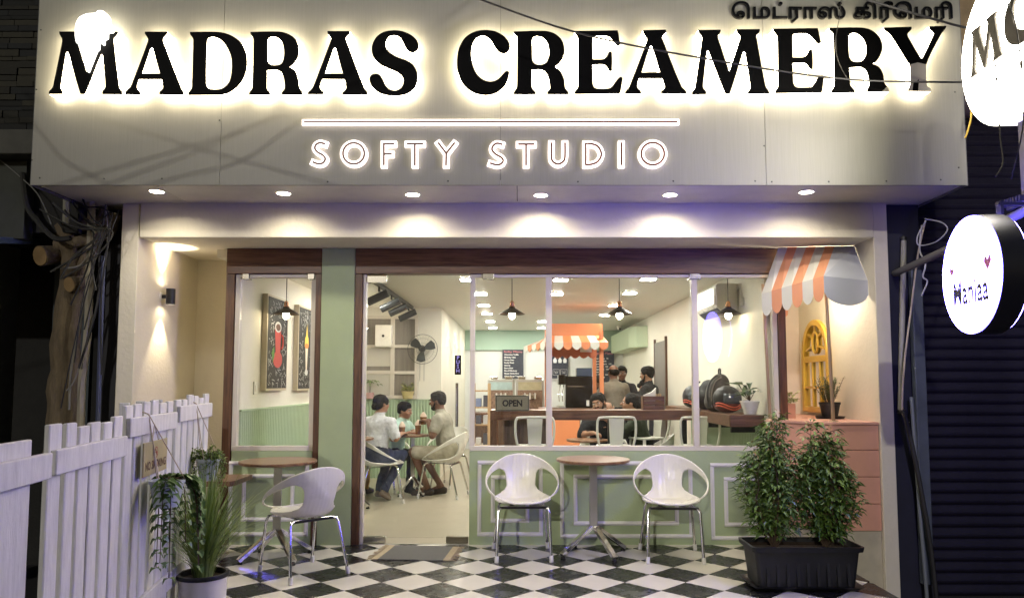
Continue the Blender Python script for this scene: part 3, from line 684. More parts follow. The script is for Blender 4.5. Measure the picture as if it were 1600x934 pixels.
obj('soil_bed', rloft([(rrect(.345, .147, .03), .24), (rrect(.34, .145, .03), .262)], PC), SOIL, t)
obj('saucer', rloft([(rrect(.335, .15, .03), .001), (rrect(.375, .185, .04), .03), (rrect(.368, .178, .04), .03), (rrect(.33, .145, .03), .010)], PC), BLACKP, t, smooth=True)
shrub('leafy_shrub', 'leafy green shrub at the window end of the black planter', PC+Vector((-.17, .0, .255)), .93, .30, .21, 3, 17, 150)
shrub('leafy_shrub', 'dense dark shrub at the shutter end of the black planter', PC+Vector((.19, .02, .255)), .93, .30, .21, 5, 19, 160)
# spider grass in a white bucket by the fence
gp = Vector((ony(317, 908, -1.98).x, -1.98, 0))
t = thing('grass_pot', 'white bucket pot of tall arching grass at the foot of the fence', 'potted plant', gp)
mb = MB(); mb.lathe([(0, .0), (.125, .0), (.138, .235), (.146, .238), (.146, .25), (.128, .25), (.125, .2)], 36, gp); obj('pot', mb, PLASTW, t, smooth=True)
mb = MB(); mb.lathe([(.147, .238), (.151, .252), (.148, .262), (.128, .262), (.126, .23)], 36, gp); obj('pot_rim', mb, BLACKP, t, smooth=True)
mb = MB(); mb.lathe([(0, .235), (.127, .23)], 24, gp); obj('soil_bed', mb, SOIL, t)
GR = leafmat('grass_blade', (.11, .19, .03), (.38, .48, .14)); rd = random.Random(11)
mb = MB()
for i in range(520):
    a = rd.uniform(0, 6.28); b0 = gp+Vector((math.cos(a), math.sin(a), 0))*rd.uniform(0, .06)+Vector((0, 0, .24)); sp = rd.uniform(.03, .48)*(.5+rd.random()*.6); hh = rd.uniform(.32, .78)*(1-.5*sp); wd = rd.uniform(.003, .006); dr = rd.uniform(.05, .5)*hh*(.2+sp*1.6)
    sd = Vector((-math.sin(a), math.cos(a), 0)); v = []; n = 6
    for j in range(n+1):
        q = j/n; c_ = b0+Vector((math.cos(a), math.sin(a), 0))*sp*q**1.6+Vector((0, 0, hh*q-dr*q**3)); ww = wd*(1-q**2.5)+.0004
        v += [c_-sd*ww, c_+sd*ww]
    mb.add(v, [(2*j, 2*j+1, 2*j+3, 2*j+2) for j in range(n)])
obj('grass_blades', mb, GR, t, fix=False)

# ------------------------------------------------------------------ picket fence
FA, FB = Vector((ony(323, 650, -1.28).x, -1.28)), Vector((ony(5, 700, -4.05).x, -4.05))
fdir = (FA-FB).normalized(); fnrm = Vector((fdir.y, -fdir.x))      # towards the porch
def fence_at(xpx):      # plan point of the fence line under pixel column
    u = (xpx-CXP)/F
    # solve in plan using forward depth ~ (Y-YC)*cos
    lo, hi = -3.0, 3.0
    for _ in range(50):
        m_ = (lo+hi)/2; p = FB+(FA-FB)*m_
        if p.x/((p.y-YC)*1.0) < u*1.0: lo = m_
        else: hi = m_
    return FB+(FA-FB)*m_
fence_group = 'white picket panels along the porch edge'
def fence_panel(label, x0, x1, ztop, zrail, zrail2, npk, zbot, lean=0, seed=0, off=0):
    rd = random.Random(seed); a, b = fence_at(x0)+fnrm*off, fence_at(x1)+fnrm*off; L = (b-a).length; d = (b-a)/L
    t = thing('picket_fence', label, 'fence', (a.x, a.y, zbot), fence_group)
    n3 = Vector((fnrm.x, fnrm.y, 0)); d3 = Vector((d.x, d.y, 0))
    st = L/npk
    for i in range(npk):
        c = a+d*(st*(i+.5)); wd = st*rd.uniform(.70, .84); zt = ztop+rd.uniform(-.018, .018); tl = rd.uniform(-.012, .012)
        p0 = Vector((c.x, c.y, zbot)); p1 = Vector((c.x, c.y, zt))+d3*tl
        mb = MB(); mb.obox((p0+p1)/2, d3*wd/2, n3*.010, (p1-p0)/2)
        obj('picket', mb, FENCE, t, bevel=.004, seg=1)
    for zr, nm in ((zrail, 'rail'), (zrail2, 'rail')):
        c = (a+b)/2; mb = MB(); mb.obox(Vector((c.x, c.y, zr))+n3*.0225, d3*(L/2-.01), n3*.012, (0, 0, .047)); obj(nm, mb, FENCE, t, bevel=.004, seg=1)
    return t
fence_panel('white picket panel nearest the camera at the frame edge', -90, 76, 1.205, 1.085, .28, 7, GZ+.02, seed=1)
fence_panel('white picket panel in front of the dark alley trunk', 79, 194, 1.215, 1.09, .26, 6, -.35, seed=2)
fence_panel('white picket panel carrying the no smoking plaque and a hanging pot', 196, 272, 1.275, 1.17, .26, 6, .02, seed=3)
fence_panel('white picket panel at the alcove end under a trailing hanging plant', 274, 326, 1.30, 1.20, .26, 6, .02, seed=4, off=.004)
# back fence turning to the alley
t = thing('back_fence', 'weathered grey pickets of a second fence behind the white one', 'fence', (-2.9, -.75, 0))
for i in range(5): x = -3.06+i*.125; obj('picket', B((x, -.80, .0), (x+.075, -.78, 1.235+.012*(i % 3))), FENCE, t, bevel=.004, seg=1)
obj('rail', B((-3.08, -.775, 1.0), (-2.46, -.755, 1.09)), FENCE, t, bevel=.004, seg=1)
# wooden ledge behind the fence end
t = thing('wall_shelf_table', 'walnut plank table corner sticking out past the fence end', 'table', (-2.7, -.4, 0))
e0 = ony(372, 749, -.55); zt = e0.z
obj('table_top', MB().prism([[Vector((-3.1, -.66, zt-.04)), Vector((e0.x-.02, -.66, zt-.04)), Vector((e0.x, -.60, zt-.04)), Vector((e0.x-.01, -.2, zt-.04)), Vector((-3.1, -.2, zt-.04))]], (0, 0, .04)), TABLEW, t, bevel=.004)
obj('column', B((-2.68, -.45, 0), (-2.62, -.39, zt-.04)), STEEL, t)
obj('base_plate', B((-2.85, -.62, 0), (-2.45, -.22, .014)), BLACKM, t)
# plaque
n3 = Vector((fnrm.x, fnrm.y, 0)); d3 = Vector((fdir.x, fdir.y, 0))
pp = fence_at(234); z_ = 1.0
pl = thing('no_smoking_plaque', 'small brass no smoking plaque hung on the picket fence', 'sign', (pp.x, pp.y, z_))
pc = Vector((pp.x, pp.y, z_))+n3*.045
tilt = R(0); dx_ = (d3*math.cos(tilt)+Vector((0, 0, 1))*math.sin(tilt)); dz_ = (Vector((0, 0, 1))*math.cos(tilt)-d3*math.sin(tilt))
obj('plate', MB().obox(pc, dx_*.20, n3*.004, dz_*.085), mat('aged_brass', (.42, .36, .20), .5, .2, var=.2, scale=12), pl, bevel=.002)
BRN = mat('brown_print', (.07, .02, .012), .6)
text('lettering', 'NO SMOKING', .04, pc+n3*.0048-dz_*.035, BRN, pl, xdir=dx_, ydir=dz_, fit=(.35, .045), offset=.001)
mb = MB(); cc = pc+n3*.0048+dz_*.025
for i in range(24):
    a, b = R(i*15), R(i*15+15); p = lambda an, r_: cc+dx_*math.cos(an)*r_+dz_*math.sin(an)*r_
    mb.add([p(a, .024), p(b, .024), p(b, .029), p(a, .029)], [(0, 1, 2, 3)])
mb.obox(cc+n3*.0005, (dx_-dz_).normalized()*.025, n3*.0004, (dx_+dz_).normalized()*.003); mb.obox(cc+n3*.0012, dx_*.016, n3*.0004, dz_*.003)
obj('emblem', mb, mat('red_print', (.3, .03, .015), .6), pl)
mb = MB(); hk = Vector((pp.x, pp.y, 1.17))+n3*.036; mb.tube([pc+dz_*.07-dx_*.06, hk, pc+dz_*.07+dx_*.06], .0025, 5); obj('cord', mb, ROPE, pl)
# hanging pots
POTG = mat('pot_bluegrey', (.50, .55, .58), .5, var=.12, scale=10)
FERN = leafmat('fern_leaf', (.05, .11, .02), (.15, .26, .07)); TRAIL = leafmat('trailing_leaf', (.07, .14, .02), (.26, .36, .08))
def hang_pot(label, xpx, ytop, zr, r_, kind, seed):
    q = fence_at(xpx); c = Vector((q.x, q.y, 0))+n3*(r_+.045); d_ = ray(xpx, ytop); tt = (c.y-YC)/d_.y; zt = H+d_.z*tt; c.z = zt
    t = thing('hanging_pot', label, 'hanging planter', (c.x, c.y, zt-.13), 'pots hanging on the fence'); rd = random.Random(seed)
    mb = MB(); mb.lathe([(0, -.135), (r_*.70, -.135), (r_*.95, -.018), (r_*1.03, -.016), (r_*1.03, 0), (r_*.92, 0), (r_*.9, -.03)], 32, c); obj('pot', mb, POTG, t, smooth=True)
    mb = MB(); mb.lathe([(0, -.02), (r_*.91, -.025)], 20, c); obj('soil_bed', mb, SOIL, t)
    hk = Vector((q.x, q.y, zr+.055))+n3*.03; mb = MB()
    for a in (20, 150, 270): mb.tube([c+Vector((math.cos(R(a)), math.sin(R(a)), 0))*r_*.98, hk], .003, 5)
    mb.tube([hk, hk+Vector((0, 0, .012))-n3*.03, hk-n3*.05-Vector((0, 0, .02))], .004, 6); obj('rope', mb, ROPE, t)
    lf, st = MB(), MB()
    if kind == 'fern':      # cut-leaf fronds that arch over and hang
        for k_ in range(13):
            a = (rd.uniform(-.9, .9)+math.atan2(fdir.y, fdir.x)-.35) if k_ < 11 else math.atan2(-fdir.y, -fdir.x)+rd.uniform(0, .6); o2 = Vector((math.cos(a), math.sin(a), 0)); ln = rd.uniform(.25, .52); pts = []
            for i in range(12):
                u = i/11; pts.append(c+o2*(r_*.5+.10*math.sin(min(1, u*1.6)*1.57)+.04*u)+Vector((0, 0, .05*math.sin(u*3.1)-ln*u**1.5*.95)))
            st.tube(pts, .0025, 4)
            for i in range(1, 12):
                dd = (pts[i]-pts[i-1]).normalized(); sd = dd.cross(o2).normalized() if dd.cross(o2).length > .05 else Vector((-o2.y, o2.x, 0))
                for s_ in (-1, 1): leaves(lf, pts[i], sd*s_*.9+dd*.55+o2*rd.uniform(0, .3), rd.uniform(.06, .085)*(1-.04*i), .034, rnd=rd)
    else:
        for k_ in range(46):
            a = rd.uniform(0, 6.28); o2 = Vector((math.cos(a), math.sin(a), 0)); ln = abs(rd.gauss(.0, .16)); pts = []
            up_ = rd.uniform(.0, .09)
            for i in range(10):
                u = i/9; pts.append(c+o2*(r_*.4+(r_*.75+.03*rd.random())*math.sin(u*1.57))+Vector((rd.uniform(-.006, .006), rd.uniform(-.006, .006), up_*math.sin(u*3.1)-ln*u**1.6)))
            st.tube(pts, .0012, 3)
            for p in pts[1:]:
                for _ in range(2): leaves(lf, p, (rd.uniform(-1, 1), rd.uniform(-1, 1), rd.uniform(-.5, .8)), rd.uniform(.018, .03), .013, rnd=rd)
    obj('stems', st, BARK, t); obj('foliage', lf, FERN if kind == 'fern' else TRAIL, t, fix=False)
hang_pot('blue grey hanging pot with cut-leaf fern trailing below the plaque', 226, 749, 1.17, .085, 'fern', 2)
hang_pot('small hanging pot overflowing with fine trailing leaves', 301, 716, 1.20, .07, 'trail', 4)

# ================================================================== KIOSK CORNER IN THE ALCOVE
kz = 1.07
kA, kB = Vector((2.135, -.025, 0)), Vector((onz(1301, 659, kz).x, onz(1301, 659, kz).y, 0))
kt = thing('corner_counter', 'pink tiled corner counter under the striped awning', 'counter', (2.6, .2, 0))
def plan(z0, z1, g):
    pts = [kA+Vector((-g, -g*.6, 0)), kB+Vector((-g*.4, -g, 0)), Vector((XR-.004, kB.y-g, 0)), Vector((XR-.004, -.001 if g < 0 else -.001, 0)), Vector((2.34, -.001, 0)), Vector((2.14, -.012, 0))]
    return MB().prism([[Vector((p.x, p.y, z0)) for p in pts]], (0, 0, z1-z0))
obj('plinth', plan(GZ, .20, -.015), mat('plinth_grey', (.55, .50, .38), .8, var=.2), kt)
zs_ = [.203, .417, .631, .845, 1.045]
for z0, z1 in zip(zs_[:-1], zs_[1:]): obj('tile_course', plan(z0+.002, z1-.002, 0), PINK, kt, bevel=.004)
obj('counter_top', plan(1.047, kz, .012), mat('pink_top', (.66, .36, .28), .4, var=.06), kt, bevel=.004)
obj('inner_top', B((2.34, .0, 1.03), (XR-.005, 1.198, kz-.001)), MATS['pink_top'], kt)
aw = thing('striped_awning', 'orange and white striped scalloped awning over the pink corner counter', 'awning', (2.5, -.2, 2.2))
TL, TR = ony(1216, 381, -.06), ony(1304, 381, -.13); TL.z = TR.z = ZB-.004
BL, BR = ony(1190, 459, -.16), ony(1287, 431, -.50)
WR0, WR1 = Vector((XR-.003, -.13, ZB-.004)), Vector((XR-.003, -.36, BR.z-.02))
nst = 6
for i in range(nst):
    a, b = i/nst, (i+1)/nst; m = AWNW if i % 2 == 0 else ORANGE
    p = [TL.lerp(TR, a), TL.lerp(TR, b), BL.lerp(BR, b), BL.lerp(BR, a)]
    mb = MB(); n_ = (p[1]-p[0]).cross(p[3]-p[0]).normalized(); mb.prism([p], n_*.006); st_ = obj('stripe', mb, m, aw)
    q0, q1 = p[3], p[2]; c_ = []
    for j in range(13):
        u = j/12; c_.append(q0.lerp(q1, u)+Vector((0, 0, -.125-.075*math.sin(math.pi*u)**.6)))
    mb = MB(); mb.prism([[q1, q0]+c_], Vector((.005, .008, 0))); obj('scallop', mb, m, aw)
mb = MB(); mb.prism([[TR, WR0, WR1, BR]], (0, .006, 0)); 
ep = [TR, WR0, WR1]; c_ = []
W2 = WR1+Vector((0, 0, -.12)); B2 = BR+Vector((0, 0, -.13))
for j in range(17): u = j/16; c_.append(W2.lerp(B2, u)+Vector((0, 0, -.10*math.sin(math.pi*u)**.55)))
obj('end_panel', MB().prism([[TR, WR0, WR1]+c_+[BR]], (0, .006, 0)), mat('awning_grey', (.52, .55, .62), .4), aw)
mb = MB(); a_ = BL+Vector((.05, .03, -.03)); b_ = BR+Vector((.0, .05, -.03))
for (q, zb_) in ((kA+Vector((.035, .0, 0)), kz), (kB+Vector((.025, .045, 0)), kz)):
    mb = MB(); topz = 2.25; mb.tube([Vector((q.x, q.y, zb_)), Vector((q.x-.03 if q.x > 2.4 else q.x-.035, q.y, topz))], .014, 12); obj('pole', mb, mat('pole_brass', (.5, .36, .24), .35, .8), aw, smooth=True)
    mb = MB(); mb.lathe([(0, .008), (.03, .008), (.034, 0)], 14, (q.x, q.y, zb_)); obj('pole_flange', mb, MATS['pole_brass'], aw, smooth=True)
mb = MB(); mb.prism([[ony(1203, 470, .06), ony(1232, 470, .06), ony(1231, 492, .06), ony(1224, 498, .06), ony(1212, 499, .06), ony(1204, 494, .06)]], (0, .004, 0)); obj('back_scallop', mb, ORANGE, aw)
obj('under_lamp', B((2.62, .06, 2.255), (2.80, .12, 2.275)), lamp_mat('awning_lamp_led', (1, .90, .76), 70), aw)
obj('lamp_bracket', B((2.69, .085, 2.276), (2.73, .095, ZB)), BLACKM, aw)
# arched yellow mirror on the side wall
mr = thing('arched_mirror', 'arched yellow window-style mirror hung above the pink counter', 'mirror', (XR, .72, 1.09))
y0, y1, zb_, zt_ = .40, 1.05, 1.10, 2.0; yc = (y0+y1)/2; hw = (y1-y0)/2; sp = zt_-hw*1.12
def arch(g, x):
    pts = [Vector((x, y0+g, zb_+g)), Vector((x, y1-g, zb_+g)), Vector((x, y1-g, sp))]
    for j in range(1, 16): a = math.pi*j/16; pts.append(Vector((x, yc+(hw-g)*math.cos(a), sp+(hw*1.12-g)*math.sin(a))))
    return pts+[Vector((x, y0+g, sp))]
obj('frame', MB().prism([arch(0, XR-.002), arch(.055, XR-.002)[::-1]], (-.042, 0, 0)), GOLD, mr, bevel=.006)
obj('mirror_glass', MB().prism([arch(.05, XR-.003)], (-.008, 0, 0)), MIRROR, mr)
for f_ in (1/3, 2/3): yy = y0+.055+(y1-y0-.11)*f_; obj('muntin', B((XR-.03, yy-.011, zb_+.05), (XR-.012, yy+.011, sp-.02)), GOLD, mr, bevel=.003)
for zz in (1.34, 1.60, 1.78 if sp > 1.8 else sp): obj('muntin', B((XR-.033, y0+.05, zz-.012), (XR-.013, y1-.05, zz+.012)), GOLD, mr, bevel=.003)
obj('muntin', B((XR-.034, y0+.05, sp-.03), (XR-.014, y1-.05, sp-.005)), GOLD, mr, bevel=.003)
mb = MB(); cc = Vector((XR-.025, yc, sp+.14)); mb.tube([cc+Vector((0, .07*math.cos(a*math.pi/12), .10*math.sin(a*math.pi/12))) for a in range(25)], .013, 8); obj('sun_ring', mb, GOLD, mr, smooth=True)
for an in (-20, 30, 90, 150, 200): a = R(an); obj('sun_ray', MB().bar(cc+Vector((0, .075*math.cos(a), .105*math.sin(a))), cc+Vector((0, .235*math.cos(a), (.2 if an != 90 else .19)*math.sin(a))), .018, .018, (1, 0, 0)), GOLD, mr)
# pots on the counter and ledge
def pot_plant(name, label, c, r0, r1, h, pm, kind, seed, saucer=False, sq=False):
    rd = random.Random(seed); c = Vector(c); t = thing(name, label, 'potted plant', c)
    if sq: obj('pot', rloft([(rrect(r0, r0*.8, .01), 0), (rrect(r1, r1*.8, .01), h), (rrect(r1*.9, r1*.7, .01), h), (rrect(r1*.88, r1*.68, .01), h-.02)], c), pm, t, bevel=.002)
    else: mb = MB(); mb.lathe([(0, 0), (r0, 0), (r1*.97, h*.86), (r1*1.04, h*.87), (r1*1.04, h), (r1*.93, h), (r1*.9, h*.85)], 32, c); obj('pot', mb, pm, t, smooth=True)
    mb = MB(); mb.lathe([(0, h*.9), (r1*.9, h*.88)], 20, c); obj('soil_bed', mb, SOIL, t)
    if saucer: mb = MB(); mb.lathe([(0, .002), (r1*1.3, .002), (r1*1.42, .022), (r1*1.37, .022), (r1*1.25, .008)], 32, c); obj('saucer', mb, BLACKP, t, smooth=True)
    st, lf = MB(), MB(); top = c+Vector((0, 0, h))
    if kind == 'rosemary':
        for i in range(30):
            a = rd.uniform(0, 6.28); r_ = rd.random()*r1*.8; p0 = top+Vector((math.cos(a)*r_*.5, math.sin(a)*r_*.5, -.01)); p1 = p0+Vector((math.cos(a)*r_*1.6, math.sin(a)*r_*1.6, rd.uniform(.12, .24)))
            st.tube([p0, p1], .002, 4)
            for k_ in range(36): q = p0.lerp(p1, rd.uniform(.15, 1)); leaves(lf, q, (rd.uniform(-1, 1), rd.uniform(-1, 1), rd.uniform(.1, 1)), rd.uniform(.022, .036), .006, rnd=rd)
        lm = MATS.setdefault('rosemary', leafmat('rosemary', (.03, .06, .02), (.12, .17, .06)))
    elif kind == 'big':
        for i in range(11):
            a = rd.uniform(0, 6.28); d_ = Vector((math.cos(a), math.sin(a), rd.uniform(.5, 1.6))).normalized(); p1 = top+d_*rd.uniform(.04, .12); st.tube([top, p1], .003, 5); leaves(lf, p1, d_+Vector((0, 0, -.3)), rd.uniform(.12, .19), rd.uniform(.05, .075), .35, rnd=rd)
        lm = MATS.setdefault('bigleaf', leafmat('bigleaf', (.025, .06, .02), (.07, .13, .04), .3))
    elif kind == 'varieg':
        for i in range(95):
            a = rd.uniform(0, 6.28); d_ = Vector((math.cos(a), math.sin(a), rd.uniform(.1, 1.3))); leaves(lf, top+d_*rd.uniform(.01, .085), d_, rd.uniform(.03, .055), .022, rnd=rd)
        st.tube([top-Vector((0, 0, .01)), top+Vector((0, 0, .06))], .003, 4); lm = MATS.setdefault('varieg', leafmat('varieg', (.10, .17, .03), (.50, .50, .22)))
    elif kind == 'palm':
        for i in range(9):
            a = i*.7; pts = [top+Vector((math.cos(a)*.13*u, math.sin(a)*.13*u, .16+.10*u-.14*u*u)) for u in (0, .33, .66, 1)]; st.tube([top, top+Vector((0, 0, .16))], .006, 5)
            for q in pts: leaves(lf, q, (math.cos(a), math.sin(a), -.2), .07, .025, rnd=rd)
        lm = FERN
    obj('stems', st, BARK, t); obj('foliage', lf, lm, t, fix=False); return t
pot_plant('potted_rosemary', 'black pot of rosemary on a saucer beneath the yellow mirror', (ony(1297, 655, .12).x, .12, kz), .062, .088, .145, BLACKP, 'rosemary', 1, True)
pot_plant('variegated_plant', 'pale variegated plant in a square terracotta pot by the glass end post', (ony(1228, 640, .22).x+.02, .24, kz), .06, .06, .13, TERRA, 'varieg', 2, sq=True)
pot_plant('broadleaf_plant', 'broad-leaved plant in a round white bowl at the end of the ledge', (2.075, .23, 1.105), .05, .085, .12, PLASTW, 'big', 5)

# ================================================================== WALL SCONCE IN THE ALCOVE
sc_ = thing('wall_sconce', 'black cylindrical up-down wall light on the cream alcove wall', 'wall light', (XL, -.06, 2.13))
lp = Vector((XL+.085, -.06, 2.135))
mb = MB(); mb.lathe([(.036, -.068), (.038, -.068), (.038, .068), (.036, .068), (.034, .055), (.034, -.055), (.036, -.068)], 24, lp); obj('shade', mb, BLACKM, sc_, smooth=True)
mb = MB(); mb.lathe([(0, -.050), (.034, -.050)], 20, lp); obj('lens', mb, lamp_mat('sconce_lens', (1, .86, .62), 30), sc_)
mb = MB(); mb.lathe([(0, .050), (.034, .050)], 20, lp); obj('lens', mb, MATS['sconce_lens'], sc_)
obj('bracket', B((XL+.012, -.072, 2.12), (lp.x-.037, -.048, 2.15)), BLACKM, sc_)
mb = MB(); mb.tube([(XL+.001, -.06, 2.135), (XL+.012, -.06, 2.135)], .036, 20); obj('wall_plate', mb, PLASTW, sc_)
for sg in (-1, 1):
    l = bpy.data.lights.new('sconce_beam', 'SPOT'); l.energy = 16; l.color = (1, .84, .58); l.spot_size = R(62); l.spot_blend = .5; l.shadow_soft_size = .01
    o = bpy.data.objects.new('sconce_beam', l); C.objects.link(o); o.parent = sc_; o.matrix_parent_inverse = sc_.matrix_basis.inverted()
    o.location = lp+Vector((0, 0, sg*.052)); o.rotation_euler = (0, 0, 0) if sg < 0 else (math.pi, 0, 0)
    o.rotation_euler.rotate_axis('Y', R(9) if sg < 0 else R(-9)) if False else None

# ================================================================== PROJECTING OVAL SIGNS
def round_sign(name, label, c, r, th, face, txts, rimm, rz):
    t = thing(name, label, 'sign', c); c = Vector(c)
    M = Matrix.Rotation(rz, 3, 'Z')      # face normal -X turned by rz
    def pt(a, rr, x): return c+M @ Vector((x, -rr*math.cos(a)*-1, rr*math.sin(a)))
    N = 64
    mb = MB(); mb.prism([[pt(2*math.pi*i/N, r, 0) for i in range(N)]], M @ Vector((th, 0, 0))); obj('drum', mb, rimm, t, smooth=True)
    mb = MB(); mb.prism([[pt(2*math.pi*i/N, r*.985, -.006) for i in range(N)]], M @ Vector((.005, 0, 0))); obj('lit_face', mb, face, t)
    mb = MB(); mb.prism([[pt(2*math.pi*i/N, r*.985, th+.001) for i in range(N)]], M @ Vector((.005, 0, 0))); obj('lit_face', mb, face, t)  # unseen rear face, added lit so the shutter catches light
    xd = M @ Vector((0, -1, 0))
    for nm, s_, u, v, wd, ht, m in txts:
        text(nm, s_, .2, c+M @ Vector((-.008, -u, v)), m, t, xdir=xd, fit=(wd, ht), offset=.0045)
    return t, M
gtx = mat('mirror_letter', (.03, .027, .022), .5, 0, spec=.1); thin = mat('faint_print', (.30, .26, .24), .6); blk = mat('black_print', (.01, .01, .01), .6); pk = mat('pink_print', (.8, .25, .6), .6)
mcC = Vector((2.73, -2.48, 3.30))
mc, Mm = round_sign('oval_sign', 'round white lit sign lettered MC projecting at the top corner', mcC, .47, .12, MCL, [('lettering', 'SOFTY STUDIO', .0, -.20, .50, .045, thin)], mat('white_rim', (.7, .7, .68), .4, emit=(1, .96, .9), strength=.5), R(-3))
for cts, u0, u1, v0, v1 in ((LET[10][1], -.35, -.03, -.08, .20), (LET[6][1], .0, .30, -.09, .21)):
    q = smooth_closed(cts[0]); xs = [p.x for p in q]; ys = [p.y for p in q]; xa, xb, ya, yb = min(xs), max(xs), min(ys), max(ys)
    P3 = [mcC+Mm @ Vector((-.007, -(u0+(u1-u0)*(p.x-xa)/(xb-xa)), v1-(v1-v0)*(p.y-ya)/(yb-ya))) for p in q]
    obj('lettering', MB().prism([P3], Mm @ Vector((-.012, 0, 0))), gtx, mc)
mn, Mm2 = round_sign('oval_sign', 'round violet-white lit sign lettered Maniaa in front of the shutter', (2.39, -2.60, 1.955), .315, .12, VIOL, [('lettering', 'Maniaa', .0, -.085, .37, .135, mat('grey_print', (.01, .01, .012), .6))], mat('drum_black', (.012, .012, .02), .35), R(-6))
for u, v, s_ in ((-.19, .04, .03), (.19, .035, .042)):
    cc = Vector((2.39, -2.60, 1.955))+Mm2 @ Vector((-.009, -u, v)); ud, vd = Mm2 @ Vector((0, -1, 0)), Vector((0, 0, 1))
    hpts = [(0, -1), (.9, .2), (.75, .8), (.3, .85), (0, .45), (-.3, .85), (-.75, .8), (-.9, .2)]
    obj('heart', MB().flatpoly([[cc+ud*a*s_+vd*b*s_ for a, b in hpts]]), pk, mn)
# hanger post and pipe that carry the two signs
pz = thing('sign_post', 'grey steel post and pipe arm that carry the projecting signs', 'sign post', (2.9, -2.6, 2.4))
q0, q1 = ony(1584, 160, -2.45), ony(1580, 285, -2.45)
obj('upright', MB().obox(Vector((2.81, -2.48, 2.70)), (.03, 0, 0), (0, .03, 0), (0, 0, .40)), mat('post_steel', (.14, .13, .11), .6, .5, var=.3), pz, bevel=.004)
obj('brace', MB().bar((2.81, -2.48, 2.36), (3.05, -2.20, 2.72), .03, .02), MATS['post_steel'], pz)
arm = [Vector((3.08, -.46, 2.28)), Vector((2.97, -1.2, 2.29)), Vector((2.86, -1.9, 2.30)), Vector((2.78, -2.45, 2.325)), Vector((2.70, -3.2, 2.37))]
mb = MB(); mb.tube(arm, .028, 12); obj('pipe_arm', mb, mat('pipe_grey', (.09, .09, .10), .5, .3, var=.3), pz, smooth=True)
obj('hanger', MB().obox((2.56, -2.6, 2.30), (.008, 0, 0), (0, .02, 0), (0, 0, .05)), BLACKM, pz)
obj('hanger', MB().obox((2.66, -2.6, 2.335), (.115, 0, 0), (0, .015, 0), (0, 0, .008)), BLACKM, pz)
mb = MB(); mb.obox(arm[3]+Vector((.0, .05, .05)), (.012, .05, .002), (.028, -.006, 0), (0, 0, .018))
for i in range(9): mb.obox(arm[3]+Vector((.0-.0022*i, -.045+i*.021+.02, .075)), (.03, 0, 0), (0, .005, 0), (0, 0, .016))
obj('terminal_strip', mb, CABLE, pz)

# ================================================================== NEIGHBOURING SHOP WITH ROLLING SHUTTER
nb = thing('shutter_shop', 'dark closed shop next door with a rolling metal shutter', 'building', (4.4, 0, GZ))
sy = -.24
NS = 46; zst = GZ+.02; pitch = .092
proto = None
for i in range(NS):
    z = zst+i*pitch
    if proto is None:
        mb = MB(); sec = [(0, 0), (-.006, .012), (-.020, .020), (-.024, .034), (-.014, .046), (-.010, .078), (-.004, .088), (0, .092)]
        v = [(3.36, sy+a, b) for a, b in sec]+[(6.2, sy+a, b) for a, b in sec]; n_ = len(sec)
        mb.add(v, [(j, j+1, n_+j+1, n_+j) for j in range(n_-1)]); proto = obj('slat', mb, SHUT, nb, smooth=True); o = proto
    else: o = proto.copy(); C.objects.link(o)
    o.location.z = z
obj('shutter_back', B((3.36, sy+.01, GZ), (6.2, sy+.06, 3.9)), DKWALL, nb)
obj('guide_rail', B((3.30, sy-.06, GZ), (3.37, sy+.05, 3.85)), DKNAVY, nb, bevel=.004)
obj('pier', B((XR+.118, YB+.05, GZ), (3.299, .3, 5.2)), DKNAVY, nb)
obj('lintel', B((3.30, sy-.10, 3.86), (6.2, .1, 3.98)), mat('brown_board', (.20, .12, .06), .8, var=.3), nb)
obj('hood_roll', MB().tube([(3.34, sy-.10, 3.72), (6.2, sy-.10, 3.72)], .09, 16), mat('dark_roll', (.05, .035, .045), .5, var=.3), nb, smooth=True)
obj('upper_wall', B((3.32, sy, 3.98), (6.2, .1, 6.2)), mat('ochre_wall', (.30, .22, .12), .85, var=.35, scale=4, bump=.3), nb)
obj('far_wall', B((6.2, -.6, GZ), (6.6, .3, 6.2)), DKWALL, nb)
t = thing('tube_lamp', 'unlit pale tube fixed upright on the dark pier beside the shutter', 'lamp', (3.13, YB, 1.3))
a_, b_ = ony(1412, 376, YB+.02), ony(1407, 640, YB+.02)
mb = MB(); mb.tube([a_, b_], .022, 12); obj('tube', mb, mat('tube_white', (.34, .33, .28), .5, var=.2), t, smooth=True)
obj('end_cap', MB().tube([a_, a_+Vector((0, 0, .03))], .024, 10), BLACKM, t); obj('end_cap', MB().tube([b_, b_-Vector((0, 0, .03))], .024, 10), BLACKM, t)
t = thing('rain_pipe', 'grey flattened downpipe running down the dark pier by the shutter', 'pipe', (3.2, YB, GZ))
mb = MB(); mb.obox((3.225, YB+.0, 1.05), (.045, 0, 0), (0, .03, 0), (0, 0, 1.25)); obj('duct', mb, mat('duct_blue_grey', (.07, .085, .10), .6, var=.4, scale=3), t, bevel=.008)
mb = MB(); mb.tube([ony(1424, 620, -.54), ony(1434, 760, -.54), ony(1446, 900, -.54), ony(1452, 980, -.54)], .014, 8); obj('hose', mb, mat('hose_grey', (.16, .18, .19), .6), t, smooth=True)
def cable(label, pts, r, m=CABLE, name='cable', sag=None, group=None):
    mb = MB(); mb.tube(curve_open(pts, 6), r, 6); return tag(obj(name, mb, m, smooth=True), label, 'cable', group)
cable('frayed rope tied from the pipe arm down to the downpipe', [ony(1446, 345, -.56), ony(1434, 400, -.56), ony(1424, 480, -.57), ony(1414, 560, -.57), ony(1410, 640, -.57), ony(1420, 660, -.57)], .007, ROPE, 'rope')
